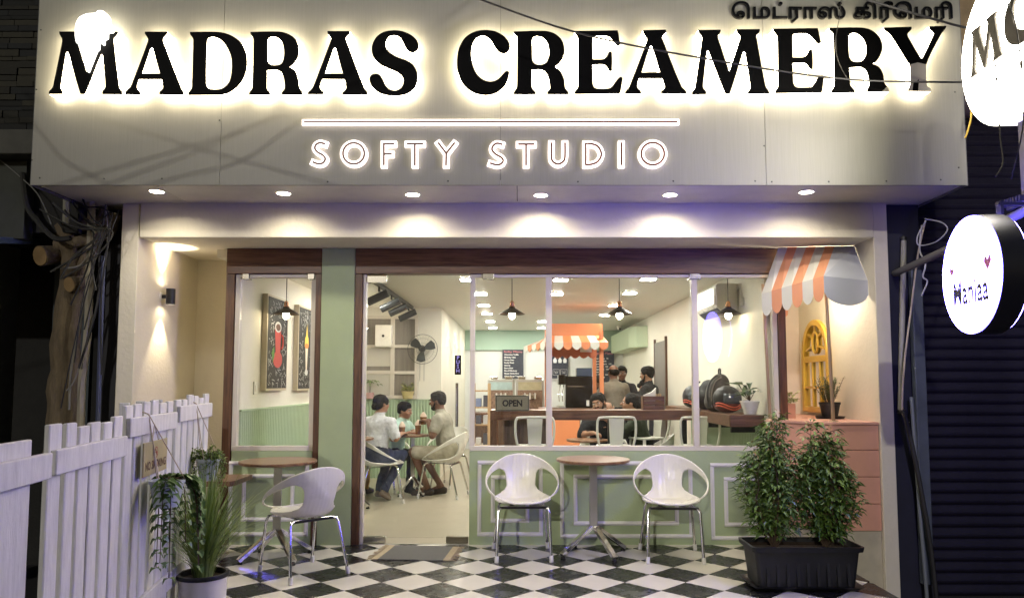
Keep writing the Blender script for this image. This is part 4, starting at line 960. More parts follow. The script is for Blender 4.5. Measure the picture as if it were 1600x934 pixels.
cable('loop of white wire hanging under the pipe arm', [ony(1445, 342, -.9), ony(1472, 348, -.9), ony(1480, 360, -.9), ony(1462, 378, -.9), ony(1436, 383, -.9), ony(1434, 368, -.9), ony(1447, 345, -.9)], .005, mat('wire_white', (.4, .4, .4), .5))
cable('black braided cable leaning along the shutter guide', [ony(1412, 640, -.6), ony(1424, 690, -.6), ony(1440, 770, -.6), ony(1455, 860, -.6), ony(1466, 960, -.6)], .017)
cable('knot of loose wire ends below the pipe arm', [ony(1440, 352, -.85), ony(1437, 390, -.85), ony(1446, 412, -.85), ony(1442, 432, -.85), ony(1449, 440, -.85), ony(1440, 462, -.85)], .006, mat('wire_white', (.4, .4, .4), .5))

# ================================================================== OVERHEAD CABLES
cable('thick black cable sagging across the letters C R E A', [ony(735, -6, -1.6), ony(900, 51, -1.6), ony(1090, 90, -1.6), ony(1300, 122, -1.6), ony(1460, 128.5, -1.6), ony(1600, 126, -1.6), ony(1700, 118, -1.6)], .0065)
cable('black cable crossing over the tamil letters to the round sign', [ony(1320, -10, -1.7), ony(1440, 25, -1.7), ony(1530, 48, -1.7), ony(1640, 64, -1.7)], .008)
cable('thin wire dangling down past the letter R', [ony(1315, -8, -1.35), ony(1312, 25, -1.3), ony(1306, 60, -1.3), ony(1308, 90, -1.3), ony(1322, 120, -1.3), ony(1338, 137, -1.3)], .0025)
cable('thin wire hanging in front of the white MC sign', [ony(1566, -8, -3.2), ony(1582, 22, -3.2), ony(1592, 70, -3.2), ony(1597, 126, -3.2), ony(1598, 200, -3.2), ony(1580, 280, -2.9)], .003)
cable('stay wire rising across the face of the MC sign', [ony(1516, 129, -3.0), ony(1560, 100, -3.1), ony(1620, 62, -3.2)], .003)
cable('black wire hanging below the MC sign beside the post', [ony(1555, 100, -3.0), ony(1559, 150, -3.0), ony(1563, 215, -3.0), ony(1567, 255, -3.0), ony(1556, 276, -3.0)], .0035)
cable('pair of yellow wires hanging at the fascia end', [ony(1518, 160, -1.3), ony(1517, 185, -1.3), ony(1512, 205, -1.3), ony(1508, 216, -1.3)], .006, mat('wire_yellow', (.5, .33, .03), .5))
for i, (pts) in enumerate([[(115,282), (300,228), (480,170)], [(180,284), (330,228), (490,150)], [(260,282), (380,250), (480,180)], [(170,190), (330,238), (500,284)], [(62,205), (100,250), (160,284)], [(960,196), (1060,202), (1260,262)]]):
    P3 = [ony(x, y, YS)-SUN_D*3.1 for x, y in pts]; d0 = (P3[0]-P3[1]); d1 = (P3[-1]-P3[-2])
    cable('overhead street cable running high in front of the fascia', [P3[0]+d0*3, P3[0]]+P3[1:]+[P3[-1]+d1*3], .007, group='overhead street cables')

# ================================================================== ALLEY SIDE
al = thing('alley_building', 'dark stone-clad building beyond the alley', 'building', (-5, 0, GZ))
rd = random.Random(5)
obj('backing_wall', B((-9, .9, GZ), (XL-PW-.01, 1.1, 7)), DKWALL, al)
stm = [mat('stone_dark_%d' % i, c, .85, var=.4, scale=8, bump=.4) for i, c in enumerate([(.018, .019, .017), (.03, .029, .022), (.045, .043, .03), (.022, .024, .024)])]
z = 3.42; k_ = 0
while z < 5.0 and k_ < 260:
    x = -4.75+rd.uniform(-.2, 0); h_ = rd.choice([.035, .05, .06])
    while x < SX0+.05:
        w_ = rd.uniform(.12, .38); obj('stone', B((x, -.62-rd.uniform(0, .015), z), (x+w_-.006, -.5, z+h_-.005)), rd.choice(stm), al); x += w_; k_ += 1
    z += h_
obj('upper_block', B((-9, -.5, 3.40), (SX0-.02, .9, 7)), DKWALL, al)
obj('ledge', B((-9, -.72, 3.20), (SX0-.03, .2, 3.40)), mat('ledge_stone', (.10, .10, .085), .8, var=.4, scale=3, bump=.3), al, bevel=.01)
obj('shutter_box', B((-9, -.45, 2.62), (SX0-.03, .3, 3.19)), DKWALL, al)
obj('pier', B((-4.42, -.56, 2.55), (-4.02, -.452, 3.19)), mat('grey_block', (.06, .065, .055), .85, var=.4, scale=4), al)
obj('tin_awning', MB().prism([[Vector((-9, -.9, 2.5)), Vector((-9, -.2, 2.62)), Vector((-9, -.2, 2.57)), Vector((-9, -.9, 2.45))]], (4.9, 0, 0)), mat('tin_blue', (.12, .17, .22), .5, .3, var=.3), al)
obj('dark_pier', B((XL-PW-.22, -.28, GZ), (XL-PW-.004, .9, ZS+.05)), mat('navy_black', (.006, .006, .012), .6), al)
obj('column', B((-4.85, -.1, GZ), (-4.55, .2, 2.6)), mat('grey_plaster', (.13, .12, .10), .85, var=.4, scale=3, bump=.3), al)
obj('tin_sheet', B((-4.2, .15, GZ), (-3.85, .2, 2.5)), mat('tin_dull', (.05, .065, .075), .6, .3, var=.5, scale=3, stretch=(4, 4, .6)), al)
TRK = mat('old_bark', (.15, .115, .07), .9, var=.5, scale=7, bump=1, bscale=18, stretch=(4, 4, .8)); CUT = mat('cut_wood', (.30, .20, .09), .8, var=.25, scale=12)
tr = thing('lopped_tree', 'lopped tree trunk with sawn limb stubs standing in the alley', 'tree', (-3.95, -.35, GZ))
def YT(x, y): return ony(x, y, -.38)
def limb(pts, rs, nm='trunk', seed=0):
    P = curve_open([YT(*p) for p in pts], 5); rr = np.interp(np.linspace(0, 1, len(P)), np.linspace(0, 1, len(rs)), rs)
    P = [p+Vector((noise.noise(p*5+Vector((seed, 0, 0)))*.02, noise.noise(p*5+Vector((0, seed, 0)))*.03, 0)) for p in P]
    mb = MB(); mb.tube(P, [float(q) for q in rr], 12); return obj(nm, mb, TRK, tr, smooth=True)
limb([(96, 720), (100, 640), (98, 560), (108, 450), (112, 400), (100, 360), (80, 330)], [.16, .13, .10, .075, .07, .07, .05])
limb([(118, 640), (116, 520), (126, 440), (138, 400), (150, 360), (172, 300)], [.05, .05, .055, .055, .05, .03], 'limb', 3)
limb([(60, 340), (95, 352), (130, 352), (175, 345), (185, 335)], [.035, .05, .05, .045, .03], 'limb', 5)
limb([(90, 385), (120, 378), (150, 372), (172, 360), (180, 335)], [.06, .055, .05, .05, .04], 'limb', 7)
for (x, y, r_) in ((75, 403, .085), (120, 447, .065)):
    p = YT(x, y)+Vector((0, -.10, 0)); mb = MB(); mb.tube([p+Vector((.05, .12, .03)), p], [r_*.9, r_], 14); l = obj('limb_stub', mb, TRK, tr, smooth=True)
    mb = MB(); mb.tube([p+Vector((0, -.001, 0)), p+Vector((-.002, -.006, -.001))], r_*.93, 14); obj('sawn_face', mb, CUT, l)
for i, (lb, pts, r_, c_) in enumerate([
  ('pale conduit pipe rising behind the lopped tree', [(126, 690), (128, 600), (137, 520), (140, 430), (143, 330), (140, 290)], .030, (.34, .31, .24)),
  ('bundle cable slanting down the alley trunk', [(108, 640), (112, 570), (130, 480), (142, 420), (150, 400), (142, 395), (125, 415), (95, 420)], .010, (.2, .19, .16)),
  ('thin grey wire hanging from the canopy corner into the alley', [(165, 320), (168, 380), (158, 450), (140, 520), (118, 590), (104, 610)], .006, (.22, .21, .18)),
  ('blue tinted drain pipe in the alley shadow', [(162, 400), (158, 500), (153, 660)], .018, (.05, .06, .12)),
  ('black hose curving over the alley entrance', [(35, 270), (42, 320), (58, 345), (85, 372), (110, 372)], .022, (.03, .03, .025)),
  ('pale wire looping across the ledge end', [(0, 250), (30, 275), (60, 305), (80, 350)], .005, (.2, .2, .18)),
  ('second conduit stub above the alley limbs', [(103, 350), (104, 300), (100, 280)], .026, (.22, .21, .16))]):
    cable(lb, [ony(x, y, -.52-.012*i) for x, y in pts], r_, mat('alley_wire_%d' % i, c_, .7, var=.2))

t = thing('cable_bundle', 'tangle of thin dark cables knotted at the canopy corner in the alley', 'cables', ony(150, 340, -.62)); rd = random.Random(21)
for i in range(10):
    x0_, y0_ = rd.uniform(60, 200), rd.uniform(285, 330); x1_, y1_ = rd.uniform(30, 190), rd.uniform(400, 640); Yd = -.56-rd.uniform(0, .12); kx, ky = rd.uniform(135, 178), rd.uniform(335, 372)
    mb = MB(); mb.tube(curve_open([ony(x0_, y0_, Yd), ony((x0_+kx)/2, (y0_+ky)/2+rd.uniform(4, 22), Yd), ony(kx, ky, Yd), ony((kx+x1_)/2+rd.uniform(-16, 16), (ky+y1_)/2, Yd), ony(x1_, y1_, Yd)], 7), rd.choice([.005, .007, .010]), 5); obj('cable', mb, rd.choice([CABLE, CABLE, MATS['alley_wire_4']]), t, smooth=True)

# ================================================================== INSIDE THE CAFE
# ceiling panels
ORD = ['first', 'second', 'third', 'fourth', 'fifth', 'sixth', 'seventh']
CL = ['%s LED ceiling light from the window in the row above the diners' % o for o in ORD[:3]]+['%s LED ceiling light from the window in the row over the OPEN board' % o for o in ORD]+['%s LED ceiling light from the window in the row over the kiosk' % o for o in ORD[:4]]+['%s LED ceiling light from the window in the row beside the air conditioner' % o for o in ORD[:4]]+['LED ceiling light hidden behind the sage column', 'LED ceiling light above the chalkboard pictures', 'LED ceiling light close to the side wall above the air conditioner']
for i, (x, y) in enumerate([(599,490), (622,503), (637,511), (731,437), (751,459), (756,477), (761,490), (766,502), (770,512), (774,520), (876,437), (870,459), (847,502), (846,512), (1013,436), (984,458), (960,477), (945,492), (560,452), (470,452)]):  # last light is added, to supply light to the small window
    p = onz(x, y, ZC-.006)
    t = thing('ceiling_light', CL[i], 'ceiling light', (p.x, p.y, ZC), 'LED lights in the cafe ceiling')
    obj('frame', B((p.x-.085, p.y-.085, ZC-.010), (p.x+.085, p.y+.085, ZC-.0005)), PLASTW, t, bevel=.002)
    obj('diffuser', B((p.x-.072, p.y-.072, ZC-.014), (p.x+.072, p.y+.072, ZC-.0105)), PANEL, t)
# pendants
PL = ['copper-capped black pendant lamp in the small window by the fence', 'copper-capped black pendant lamp between the door and the first mullion', 'copper-capped black pendant lamp over the striped kiosk side of the bar', 'copper-capped black pendant lamp under the air conditioner']
for x, lb in zip((447, 800, 968, 1138), PL):
    p = ony(x, 491, .72); p.x = min(p.x, 2.05)
    t = thing('pendant_lamp', lb, 'pendant lamp', p, 'pendant lamps behind the window')
    mb = MB(); mb.lathe([(.028, .075), (.034, .06), (.05, .052), (.128, .002), (.128, .0), (.125, .001), (.048, .048), (.03, .056)], 36, p); obj('lamp_shade', mb, mat('shade_bronze', (.035, .025, .018), .35, .6), t, smooth=True)
    mb = MB(); mb.lathe([(.0, .135), (.010, .13), (.022, .118), (.022, .082), (.029, .078), (.029, .072), (.0, .07)], 24, p); obj('lamp_cap', mb, BRASS, t, smooth=True)
    mb = MB(); mb.lathe([(0, -.048), (.016, -.044), (.030, -.026), (.033, -.008), (.026, .014), (.014, .03), (.012, .05)], 24, p); obj('bulb', mb, BULB, t, smooth=True)
    mb = MB(); mb.tube([p+Vector((0, 0, .13)), Vector((p.x, p.y, ZC))], .004, 6); obj('cord', mb, CABLE, t)
# track spotlights
t = thing('track_light', 'black ceiling track with four swivelled spot heads behind the door glass', 'track light', (-1.57, 2.8, ZC))
obj('track_rail', B((-1.59, 1.3, ZC-.045), (-1.55, 4.3, ZC-.001)), BLACKM, t)
for yy in (1.75, 2.55, 3.15, 3.95):
    hd = obj('spot_stem', B((-1.58, yy-.02, ZC-.10), (-1.56, yy+.02, ZC-.046)), BLACKM, t)
    a_ = Vector((-1.47, yy, ZC-.11)); b_ = Vector((-1.70, yy+.02, ZC-.215)); mb = MB(); mb.tube([a_, b_], .046, 18); obj('spot_head', mb, mat('spot_grey', (.05, .055, .06), .45), hd, smooth=True)
    mb = MB(); d_ = (b_-a_).normalized(); mb.tube([b_+d_*.0005, b_+d_*.0015], .037, 16); obj('lens', mb, lamp_mat('track_lens', (1, .88, .66), 60), hd)
# chalk pictures on the left wall
cf = mat('canvas_edge', (.60, .52, .38), .6); chalk = mat('chalk_white', (.6, .6, .58), .9); redp = mat('red_drawing', (.55, .06, .05), .7); yel = mat('yellow_drawing', (.75, .52, .08), .7); gdr = mat('green_drawing', (.12, .3, .06), .7); whd = mat('cream_drawing', (.7, .62, .5), .7)
def picture(label, ya, yb, za, zb_, kind, seed):
    rd = random.Random(seed); X0 = -2.497; t = thing('chalk_picture', label, 'picture', (X0, (ya+yb)/2, za), 'chalkboard pictures on the cafe wall')
    obj('box_frame', B((X0+.001, ya, za), (X0+.055, yb, zb_)), cf, t, bevel=.003)
    obj('chalkboard', B((X0+.0555, ya+.022, za+.022), (X0+.058, yb-.022, zb_-.022)), CHALK, t)
    Xf = X0+.059; yc_, zc_ = (ya+yb)/2, (za+zb_)/2; mb = MB()
    for i in range(150):
        y_, z_ = rd.uniform(ya+.05, yb-.05), rd.uniform(za+.05, zb_-.05)
        if abs(y_-yc_) < .13 and abs(z_-zc_) < .26: continue
        a = rd.uniform(0, 3.14); ln = rd.uniform(.01, .035); mb.obox((Xf, y_, z_), (0, math.cos(a)*ln, math.sin(a)*ln), (0, -math.sin(a)*.0022, math.cos(a)*.0022), (.0004, 0, 0))
    for i in range(14):
        y_, z_, r_ = rd.uniform(ya+.07, yb-.07), rd.choice([rd.uniform(za+.06, za+.22), rd.uniform(zb_-.25, zb_-.06)]), rd.uniform(.012, .03)
        mb.tube([Vector((Xf, y_+r_*math.cos(q*.7), z_+r_*.8*math.sin(q*.7))) for q in range(8)], .0017, 3)
    o = obj('chalk_marks', mb, chalk, t); o['kind'] = 'stuff'
    def fl(nm, pts, m, k_): obj(nm, MB().flatpoly([[Vector((Xf+.0005*k_, yc_+a, zc_+b)) for a, b in pts]]), m, t)
    E_ = lambda cx, cy_, rx, ry: [(cx+rx*math.cos(i*.314), cy_+ry*math.sin(i*.314)) for i in range(20)]
    if kind == 'cup':
        fl('drawn_cup', [(-.10, .16), (.09, .16), (.07, -.14), (-.06, -.14)], redp, 1); fl('drawn_saucer', E_(0, -.16, .14, .085), redp, 2); fl('drawn_rim', E_(-.005, .165, .10, .055), chalk, 3); fl('drawn_coffee', E_(-.005, .163, .07, .035), mat('drawn_brown', (.12, .05, .03), .7), 4); fl('drawn_leaf', [(-.19, -.1), (-.12, -.03), (-.10, -.12), (-.15, -.2)], gdr, 3)
        mb = MB(); mb.tube([Vector((Xf+.003, yc_+.09+.055*math.sin(a*.35), zc_+.02+.07*math.cos(a*.35))) for a in range(10)], .010, 6); obj('drawn_handle', mb, redp, t)
    else:
        fl('drawn_glass', [(-.05, .02), (.05, .02), (.025, -.25), (-.025, -.25)], whd, 1); fl('drawn_swirl', [(-.08, .02), (.08, .03), (.06, .12), (.03, .15), (.0, .28), (-.03, .15), (-.07, .11)], yel, 2); fl('drawn_sauce', E_(0, .03, .075, .03), mat('drawn_orange', (.6, .2, .05), .7), 3); fl('drawn_foot', E_(0, -.27, .06, .035), chalk, 2)
    return t
picture('chalkboard picture of a red coffee cup nearest the window', .66, 1.30, 1.31, 2.25, 'cup', 1)
picture('chalkboard picture of a tall ice cream sundae beside the cup picture', 1.68, 2.30, 1.30, 2.25, 'sundae', 2)
picture('third chalkboard picture mostly hidden behind the window post', 2.68, 3.30, 1.30, 2.25, 'cup', 3)
p = onx(399, 606, -2.49); sw = thing('light_switch', 'white switch plate on the cafe wall below the pictures', 'switch', p)
obj('plate', B((-2.496, p.y-.045, p.z-.06), (-2.484, p.y+.045, p.z+.06)), PLASTW, sw, bevel=.003); obj('rocker', B((-2.4838, p.y-.02, p.z-.03), (-2.480, p.y+.02, p.z+.03)), PLASTW, sw, bevel=.002)
# OPEN board on the glass
a_, b_ = ony(774, 617, .06), ony(827, 642, .06); ob = thing('open_board', 'brushed steel OPEN board hung inside the window glass', 'sign', ((a_.x+b_.x)/2, .06, b_.z))
obj('plate', B((a_.x, .055, b_.z), (b_.x, .063, a_.z)), mat('open_steel', (.30, .29, .20), .38, .7, var=.15, scale=8, stretch=(1, 1, 14)), ob, bevel=.003)
fr = MB(); g = .006
fr.box((a_.x+g, .0535, a_.z-g-.005), (b_.x-g, .0545, a_.z-g)); fr.box((a_.x+g, .0535, b_.z+g), (b_.x-g, .0545, b_.z+g+.005)); fr.box((a_.x+g, .0535, b_.z+g+.005), (a_.x+g+.005, .0545, a_.z-g-.005)); fr.box((b_.x-g-.005, .0535, b_.z+g+.005), (b_.x-g, .0545, a_.z-g-.005))
obj('border', fr, BLACKM, ob)
text('lettering', 'OPEN', .06, ((a_.x+b_.x)/2, .0538, (a_.z+b_.z)/2), BLACKM, ob, fit=(.175, .06), offset=.0025)
# bar counter, L shaped with the wall ledge
bar = thing('bar_counter', 'dark walnut bar counter running across the cafe behind the window', 'counter', (.9, 1.55, 0))
obj('bar_top', B((-.31, 1.36, .995), (1.86, 1.78, 1.098)), TEAK, bar, bevel=.004)
obj('ledge_top', B((1.862, .13, .997), (2.172, 3.0, 1.100)), TEAK, bar, bevel=.004)
obj('end_panel', B((-.31, 1.38, 0), (-.24, 1.76, .994)), TEAKV, bar)
obj('side_panel', B((-.17, 1.60, 0), (.34, 1.64, .994)), wood('panel_brown', (.07, .04, .025), (.16, .10, .065), .5, (14, 14, 1.2)), bar)
for x in (.95, 1.75): obj('bar_leg', B((x, 1.55, 0), (x+.05, 1.60, .994)), BLACKM, bar)
for yy in (.4, 1.2): obj('ledge_bracket', B((1.95, yy, .93), (2.171, yy+.03, .996)), BLACKM, bar)
CREAMM = mat('cream_metal', (.66, .66, .58), .35)
def make_stool(label):
    t = thing('bar_stool', label, 'stool', (0, 0, 0), 'cream metal bar stools at the counter')
    mb = MB(); mb.prism([[Vector((x, y, .735)) for x, y in rrect(.165, .16, .05)]], (0, 0, .02)); obj('seat', mb, CREAMM, t, bevel=.006)
    for sx_ in (-1, 1):
        for sy_ in (-1, 1):
            mb = MB(); mb.bar((sx_*.13, sy_*.125, .735), (sx_*.20, sy_*.20, .0), .035, .022, (sx_, sy_, .1)); obj('leg', mb, CREAMM, t, bevel=.003)
    mb = MB(); z_ = .28; e_ = .178
    mb.bar((-e_, -e_, z_), (e_, -e_, z_), .012, .028); mb.bar((-e_, e_, z_), (e_, e_, z_), .012, .028); mb.bar((-e_, -e_, z_+.03), (-e_, e_, z_+.03), .012, .028); mb.bar((e_, -e_, z_+.03), (e_, e_, z_+.03), .012, .028); obj('foot_rest', mb, CREAMM, t)
    mb = MB(); mb.tube(curve_open([(-.165, -.15, .74), (-.19, -.175, .86), (-.192, -.18, .98), (-.18, -.18, 1.025), (-.14, -.18, 1.042), (.14, -.18, 1.042), (.18, -.18, 1.025), (.192, -.18, .98), (.19, -.175, .86), (.165, -.15, .74)], 5), .0125, 10); obj('back_frame', mb, CREAMM, t, smooth=True)
    mb = MB(); mb.prism([[Vector((-.062, -.158, .748)), Vector((.062, -.158, .748)), Vector((.078, -.186, 1.03)), Vector((-.078, -.186, 1.03))]], (0, .008, 0)); obj('back_slat', mb, CREAMM, t, bevel=.003)
    return t
s0 = make_stool('cream metal bar stool nearest the OPEN board'); s0.location = (.15, 1.12, 0)
dup(s0, (.958, 1.12, 0), R(2), 'cream metal bar stool in the middle of the wide window')
dup(s0, (1.80, 1.10, 0), R(-3), 'cream metal bar stool by the wall ledge with the bags')
dup(s0, (1.48, 2.25, 0), R(118), 'cream metal bar stool turned sideways behind the counter')
# napkin crate on the bar
nx = ony(1020, 640, 1.5).x; t = thing('napkin_crate', 'small dark slatted crate of napkins on the bar counter', 'crate', (nx, 1.5, 1.098))
for i in range(3): z_ = 1.1+i*.05; mb = MB(); mb.box((nx-.115, 1.44, z_), (nx+.115, 1.452, z_+.044)); obj('slat', mb, TEAK, t); mb = MB(); mb.box((nx-.115, 1.56, z_), (nx+.115, 1.572, z_+.044)); obj('slat', mb, TEAK, t)
obj('end_board', B((nx-.115, 1.4525, 1.099), (nx-.10, 1.5595, 1.245)), TEAK, t); obj('end_board', B((nx+.10, 1.4525, 1.099), (nx+.115, 1.5595, 1.245)), TEAK, t)
obj('napkins', MB().prism([[Vector((nx-.098, 1.48, 1.11)), Vector((nx+.02, 1.48, 1.11)), Vector((nx+.035, 1.48, 1.335)), Vector((nx-.01, 1.48, 1.29)), Vector((nx-.098, 1.48, 1.255))]], (0, .04, 0)), mat('paper', (.75, .74, .70), .8), t)
for i in range(6): x = nx+.04+i*.0095; mb = MB(); mb.tube([(x, 1.5, 1.11), (x+random.uniform(-.004, .004), 1.5, 1.27+random.uniform(-.01, .01))], .0042, 6); obj('wooden_stick', mb, mat('stick', (.6, .45, .25), .7), t)
# alcove window with potted plants, speaker, fan
aw_ = thing('inner_window', 'cream gridded window on the far cafe wall behind the diners', 'window', (-1.9, 4.49, 1.14))
wx0, wx1, wz0, wz1 = -2.40, -1.50, 1.155, 2.38
fr = MB()
obj('glass_backing', B((wx0, 4.486, wz0), (wx1, 4.498, wz1)), mat('curtain_grey', (.24, .22, .19), .8, var=.3, scale=2, stretch=(12, 1, .5)), aw_)
for a, b in (((wx0, wz0), (wx1, wz0+.05)), ((wx0, wz1-.05), (wx1, wz1)), ((wx0, wz0+.05), (wx0+.05, wz1-.05)), ((wx1-.05, wz0+.05), (wx1, wz1-.05))): obj('frame', B((a[0], 4.455, a[1]), (b[0], 4.485, b[1])), FRAMEW, aw_, bevel=.004)
xm = ony(613, 560, 4.46).x
obj('mullion', B((xm-.03, 4.456, wz0+.05), (xm+.03, 4.4845, wz1-.05)), FRAMEW, aw_, bevel=.003)
for yy in (541, 582): z_ = ony(613, yy, 4.46).z; obj('transom', B((wx0+.05, 4.4575, z_-.022), (wx1-.05, 4.484, z_+.022)), FRAMEW, aw_, bevel=.003)
for i, (a, b, c_, d_) in enumerate(((wx0+.05, xm-.03, 1.21, 1.57), (wx0+.05, xm-.03, 1.63, 1.9))): obj('pane', B((a, 4.478, c_), (b, 4.4855, d_)), mat('frosted_pane', (.55, .53, .46), .25), aw_)
pot_plant('window_palm', 'little palm in a pink pot on the cafe window ledge', (ony(580, 625, 4.40).x-.02, 4.40, 1.155), .05, .06, .09, mat('pot_pink', (.6, .35, .32), .6), 'palm', 3)
pot_plant('window_bush', 'bushy plant in a yellowish pot on the cafe window ledge', (ony(637, 625, 4.40).x, 4.40, 1.155), .07, .09, .11, mat('pot_yellow', (.5, .42, .2), .6), 'varieg', 9)
p = ony(600, 525, 4.40); t = thing('wall_speaker', 'white box speaker mounted high on the far cafe wall', 'speaker', p)
obj('cabinet', B((p.x-.12, 4.33, p.z-.16), (p.x+.12, 4.454, p.z+.16)), PLASTW, t, bevel=.01); mb = MB(); mb.tube([(p.x, 4.3295, p.z), (p.x, 4.325, p.z)], .02, 14); obj('dome', mb, BLACKM, t)
p = ony(660, 545, 4.28); t = thing('wall_fan', 'dark wall fan with wire guard above the diners', 'fan', p); fm = mat('fan_grey', (.045, .05, .052), .45)
n_ = Vector((.25, -.95, -.15)).normalized(); u_ = n_.cross(Vector((0, 0, 1))).normalized(); v_ = u_.cross(n_); cc = Vector(p)
for r_, k_ in ((.215, 0), (.16, .03), (.09, .04)): mb = MB(); mb.tube([cc+n_*(.03+k_*.5)+(u_*math.cos(a*math.pi/20)+v_*math.sin(a*math.pi/20))*r_ for a in range(41)], .004 if r_ > .2 else .0015, 6); obj('guard_ring', mb, fm, t, smooth=True)
mb = MB()
for i in range(28): a = i*math.pi/14; mb.tube([cc+n_*.055, cc+n_*.03+(u_*math.cos(a)+v_*math.sin(a))*.215], .0009, 3)
obj('guard_wires', mb, fm, t)
for i in range(3):
    a0 = R(40+120*i); pts = []
    for rr, da in ((.03, -.4), (.10, -.55), (.18, -.45), (.195, -.1), (.19, .3), (.12, .45), (.03, .5)): pts.append(cc+n_*(.0+.03*da)+(u_*math.cos(a0+da)+v_*math.sin(a0+da))*rr)
    mb = MB(); mb.flatpoly([pts]); o = obj('blade', mb, mat('fan_blade', (.06, .07, .072), .4), t); s_ = o.modifiers.new('s', 'SOLIDIFY'); s_.thickness = .004
mb = MB(); mb.tube([cc+n_*.05, cc-n_*.02], .04, 18); obj('hub', mb, fm, t, smooth=True); mb = MB(); mb.tube([cc-n_*.02, cc-n_*.10], .05, 18); obj('motor', mb, fm, t, smooth=True)
obj('wall_bracket', MB().bar(cc-n_*.08, Vector((cc.x-.02, 4.495, cc.z-.05)), .04, .04), fm, t)
for dx_ in (-.03, .03): mb = MB(); q = cc-n_*.05+Vector((dx_, .02, -.05)); mb.tube([q, q-Vector((0, 0, .42))], .003, 5); obj('pull_cord', mb, fm, t)
# air conditioner on the right wall
ac = thing('air_conditioner', 'white split air conditioner mounted high on the side wall of the cafe', 'air conditioner', (2.19, 1.3, 2.1))
obj('casing', MB().prism([[Vector((2.194, .91, 2.08)), Vector((2.06, .91, 2.08)), Vector((1.975, .91, 2.15)), Vector((1.965, .91, 2.36)), Vector((1.99, .91, 2.385)), Vector((2.194, .91, 2.385))]], (0, .80, 0)), PLASTW, ac, bevel=.012)
obj('front_panel', B((1.957, .93, 2.17), (1.964, 1.69, 2.35)), PLASTW, ac, bevel=.002); obj('louvre', MB().obox((2.02, 1.31, 2.105), (.035, 0, -.03), (0, .36, 0), (.003, 0, .0035)), mat('ac_grey', (.10, .11, .14), .5), ac)
mb = MB(); mb.tube([(2.185, .905, 2.3), (2.18, .80, 2.36), (2.185, .78, 2.22), (2.188, .77, 2.18)], .008, 6); obj('power_lead', mb, PLASTW, ac, smooth=True); obj('power_outlet', B((2.175, .72, 2.14), (2.195, .80, 2.22)), PLASTW, ac, bevel=.003)
# kiosk with striped roof
kk = thing('coffee_kiosk', 'orange coffee kiosk with striped scalloped roof inside the cafe', 'kiosk', (.8, 4.3, 0))
x0, x1, ya, yb = ony(855, 600, 4.0).x, ony(944, 600, 4.0).x, 4.0, 5.0
for x in (x0, x1-.06):
    for y in (ya, yb): obj('post', B((x, y, 1.0), (x+.055, y+.055, 2.12)), KORANGE, kk)
obj('front_board', B((x0-.1, ya-.02, 0), (x1-.35, ya+.03, .99)), KORANGE, kk); obj('side_board', B((x0-.1, ya+.031, 0), (x0-.05, yb, .99)), KORANGE, kk); obj('counter_slab', B((x0-.12, ya-.05, .991), (x1+.05, ya+.5, 1.03)), TEAK, kk)
obj('roof_fascia', B((x0, ya+.15, 2.03), (x1, ya+.17, 2.235)), KORANGE, kk); obj('roof_top', B((x0, ya+.171, 2.03), (x1, yb, 2.23)), KORANGE, kk)
def kiosk_side(Tl, Tr, Bl, Br, n, first):
    for i in range(n):
        a, b = i/n, (i+1)/n; m = AWNW if (i+first) % 2 == 0 else KORANGE; p = [Tl.lerp(Tr, a), Tl.lerp(Tr, b), Bl.lerp(Br, b), Bl.lerp(Br, a)]
        obj('stripe', MB().prism([p], (0, 0, -.008)), m, kk)
        cv = [p[3].lerp(p[2], j/8)+Vector((0, 0, -.055-.05*math.sin(math.pi*j/8))) for j in range(9)]; nr = (p[2]-p[3]).cross(Vector((0, 0, 1))).normalized()*.006
        obj('scallop', MB().prism([[p[2], p[3]]+cv], nr), m, kk)
kiosk_side(Vector((x0, ya+.15, 2.06)), Vector((x1, ya+.15, 2.06)), Vector((x0-.03, ya-.12, 1.95)), Vector((x1+.05, ya-.12, 1.95)), 7, 1)
kiosk_side(Vector((x0, yb-.1, 2.06)), Vector((x0, ya+.15, 2.06)), Vector((x0-.32, yb, 1.95)), Vector((x0-.03, ya-.12, 1.95)), 5, 0)
cv = [Vector((x0+(x1-x0)*j/24, yb-.03, 1.80-.04*abs(math.sin(j*math.pi/4)))) for j in range(25)]
obj('inner_valance', MB().prism([[Vector((x1, yb-.03, 2.02)), Vector((x0, yb-.03, 2.02))]+cv], (0, .01, 0)), mat('orange_dark', (.50, .13, .05), .6), kk)
obj('socket_box', B((x1-.26, yb-.06, 1.86), (x1-.08, yb-.031, 1.96)), PLASTW, kk); 
t = thing('espresso_machine', 'tall black coffee machine standing on the orange kiosk', 'coffee machine', (.75, 4.2, 1.03)); mx0, mx1 = ony(872, 600, 4.2).x, ony(925, 600, 4.2).x
obj('body', B((mx0+.1, 4.12, 1.031), (mx1, 4.5, 1.48)), BLACKG, t, bevel=.01); obj('head', B((mx0, 4.10, 1.36), (mx0+.098, 4.4, 1.50)), BLACKG, t, bevel=.01); obj('base_tray', B((mx0, 4.08, 1.031), (mx0+.098, 4.45, 1.06)), STEEL, t)
obj('trim_bar', B((mx0+.13, 4.11, 1.33), (mx1-.12, 4.119, 1.342)), CHROME, t); obj('hopper', B((mx1-.22, 4.18, 1.481), (mx1, 4.4, 1.60)), mat('hopper_blue', (.05, .07, .10), .25), t, bevel=.008)
for i in range(2): mb = MB(); x = mx0+.03+i*.05; mb.tube([(x, 4.16, 1.36), (x-.03, 4.10, 1.24), (x-.02, 4.10, 1.12)], .007, 6); obj('steam_wand', mb, CHROME, t, smooth=True)
obj('price_tag', B((mx1-.09, 4.112, 1.06), (mx1-.05, 4.1195, 1.14)), PLASTW, t)
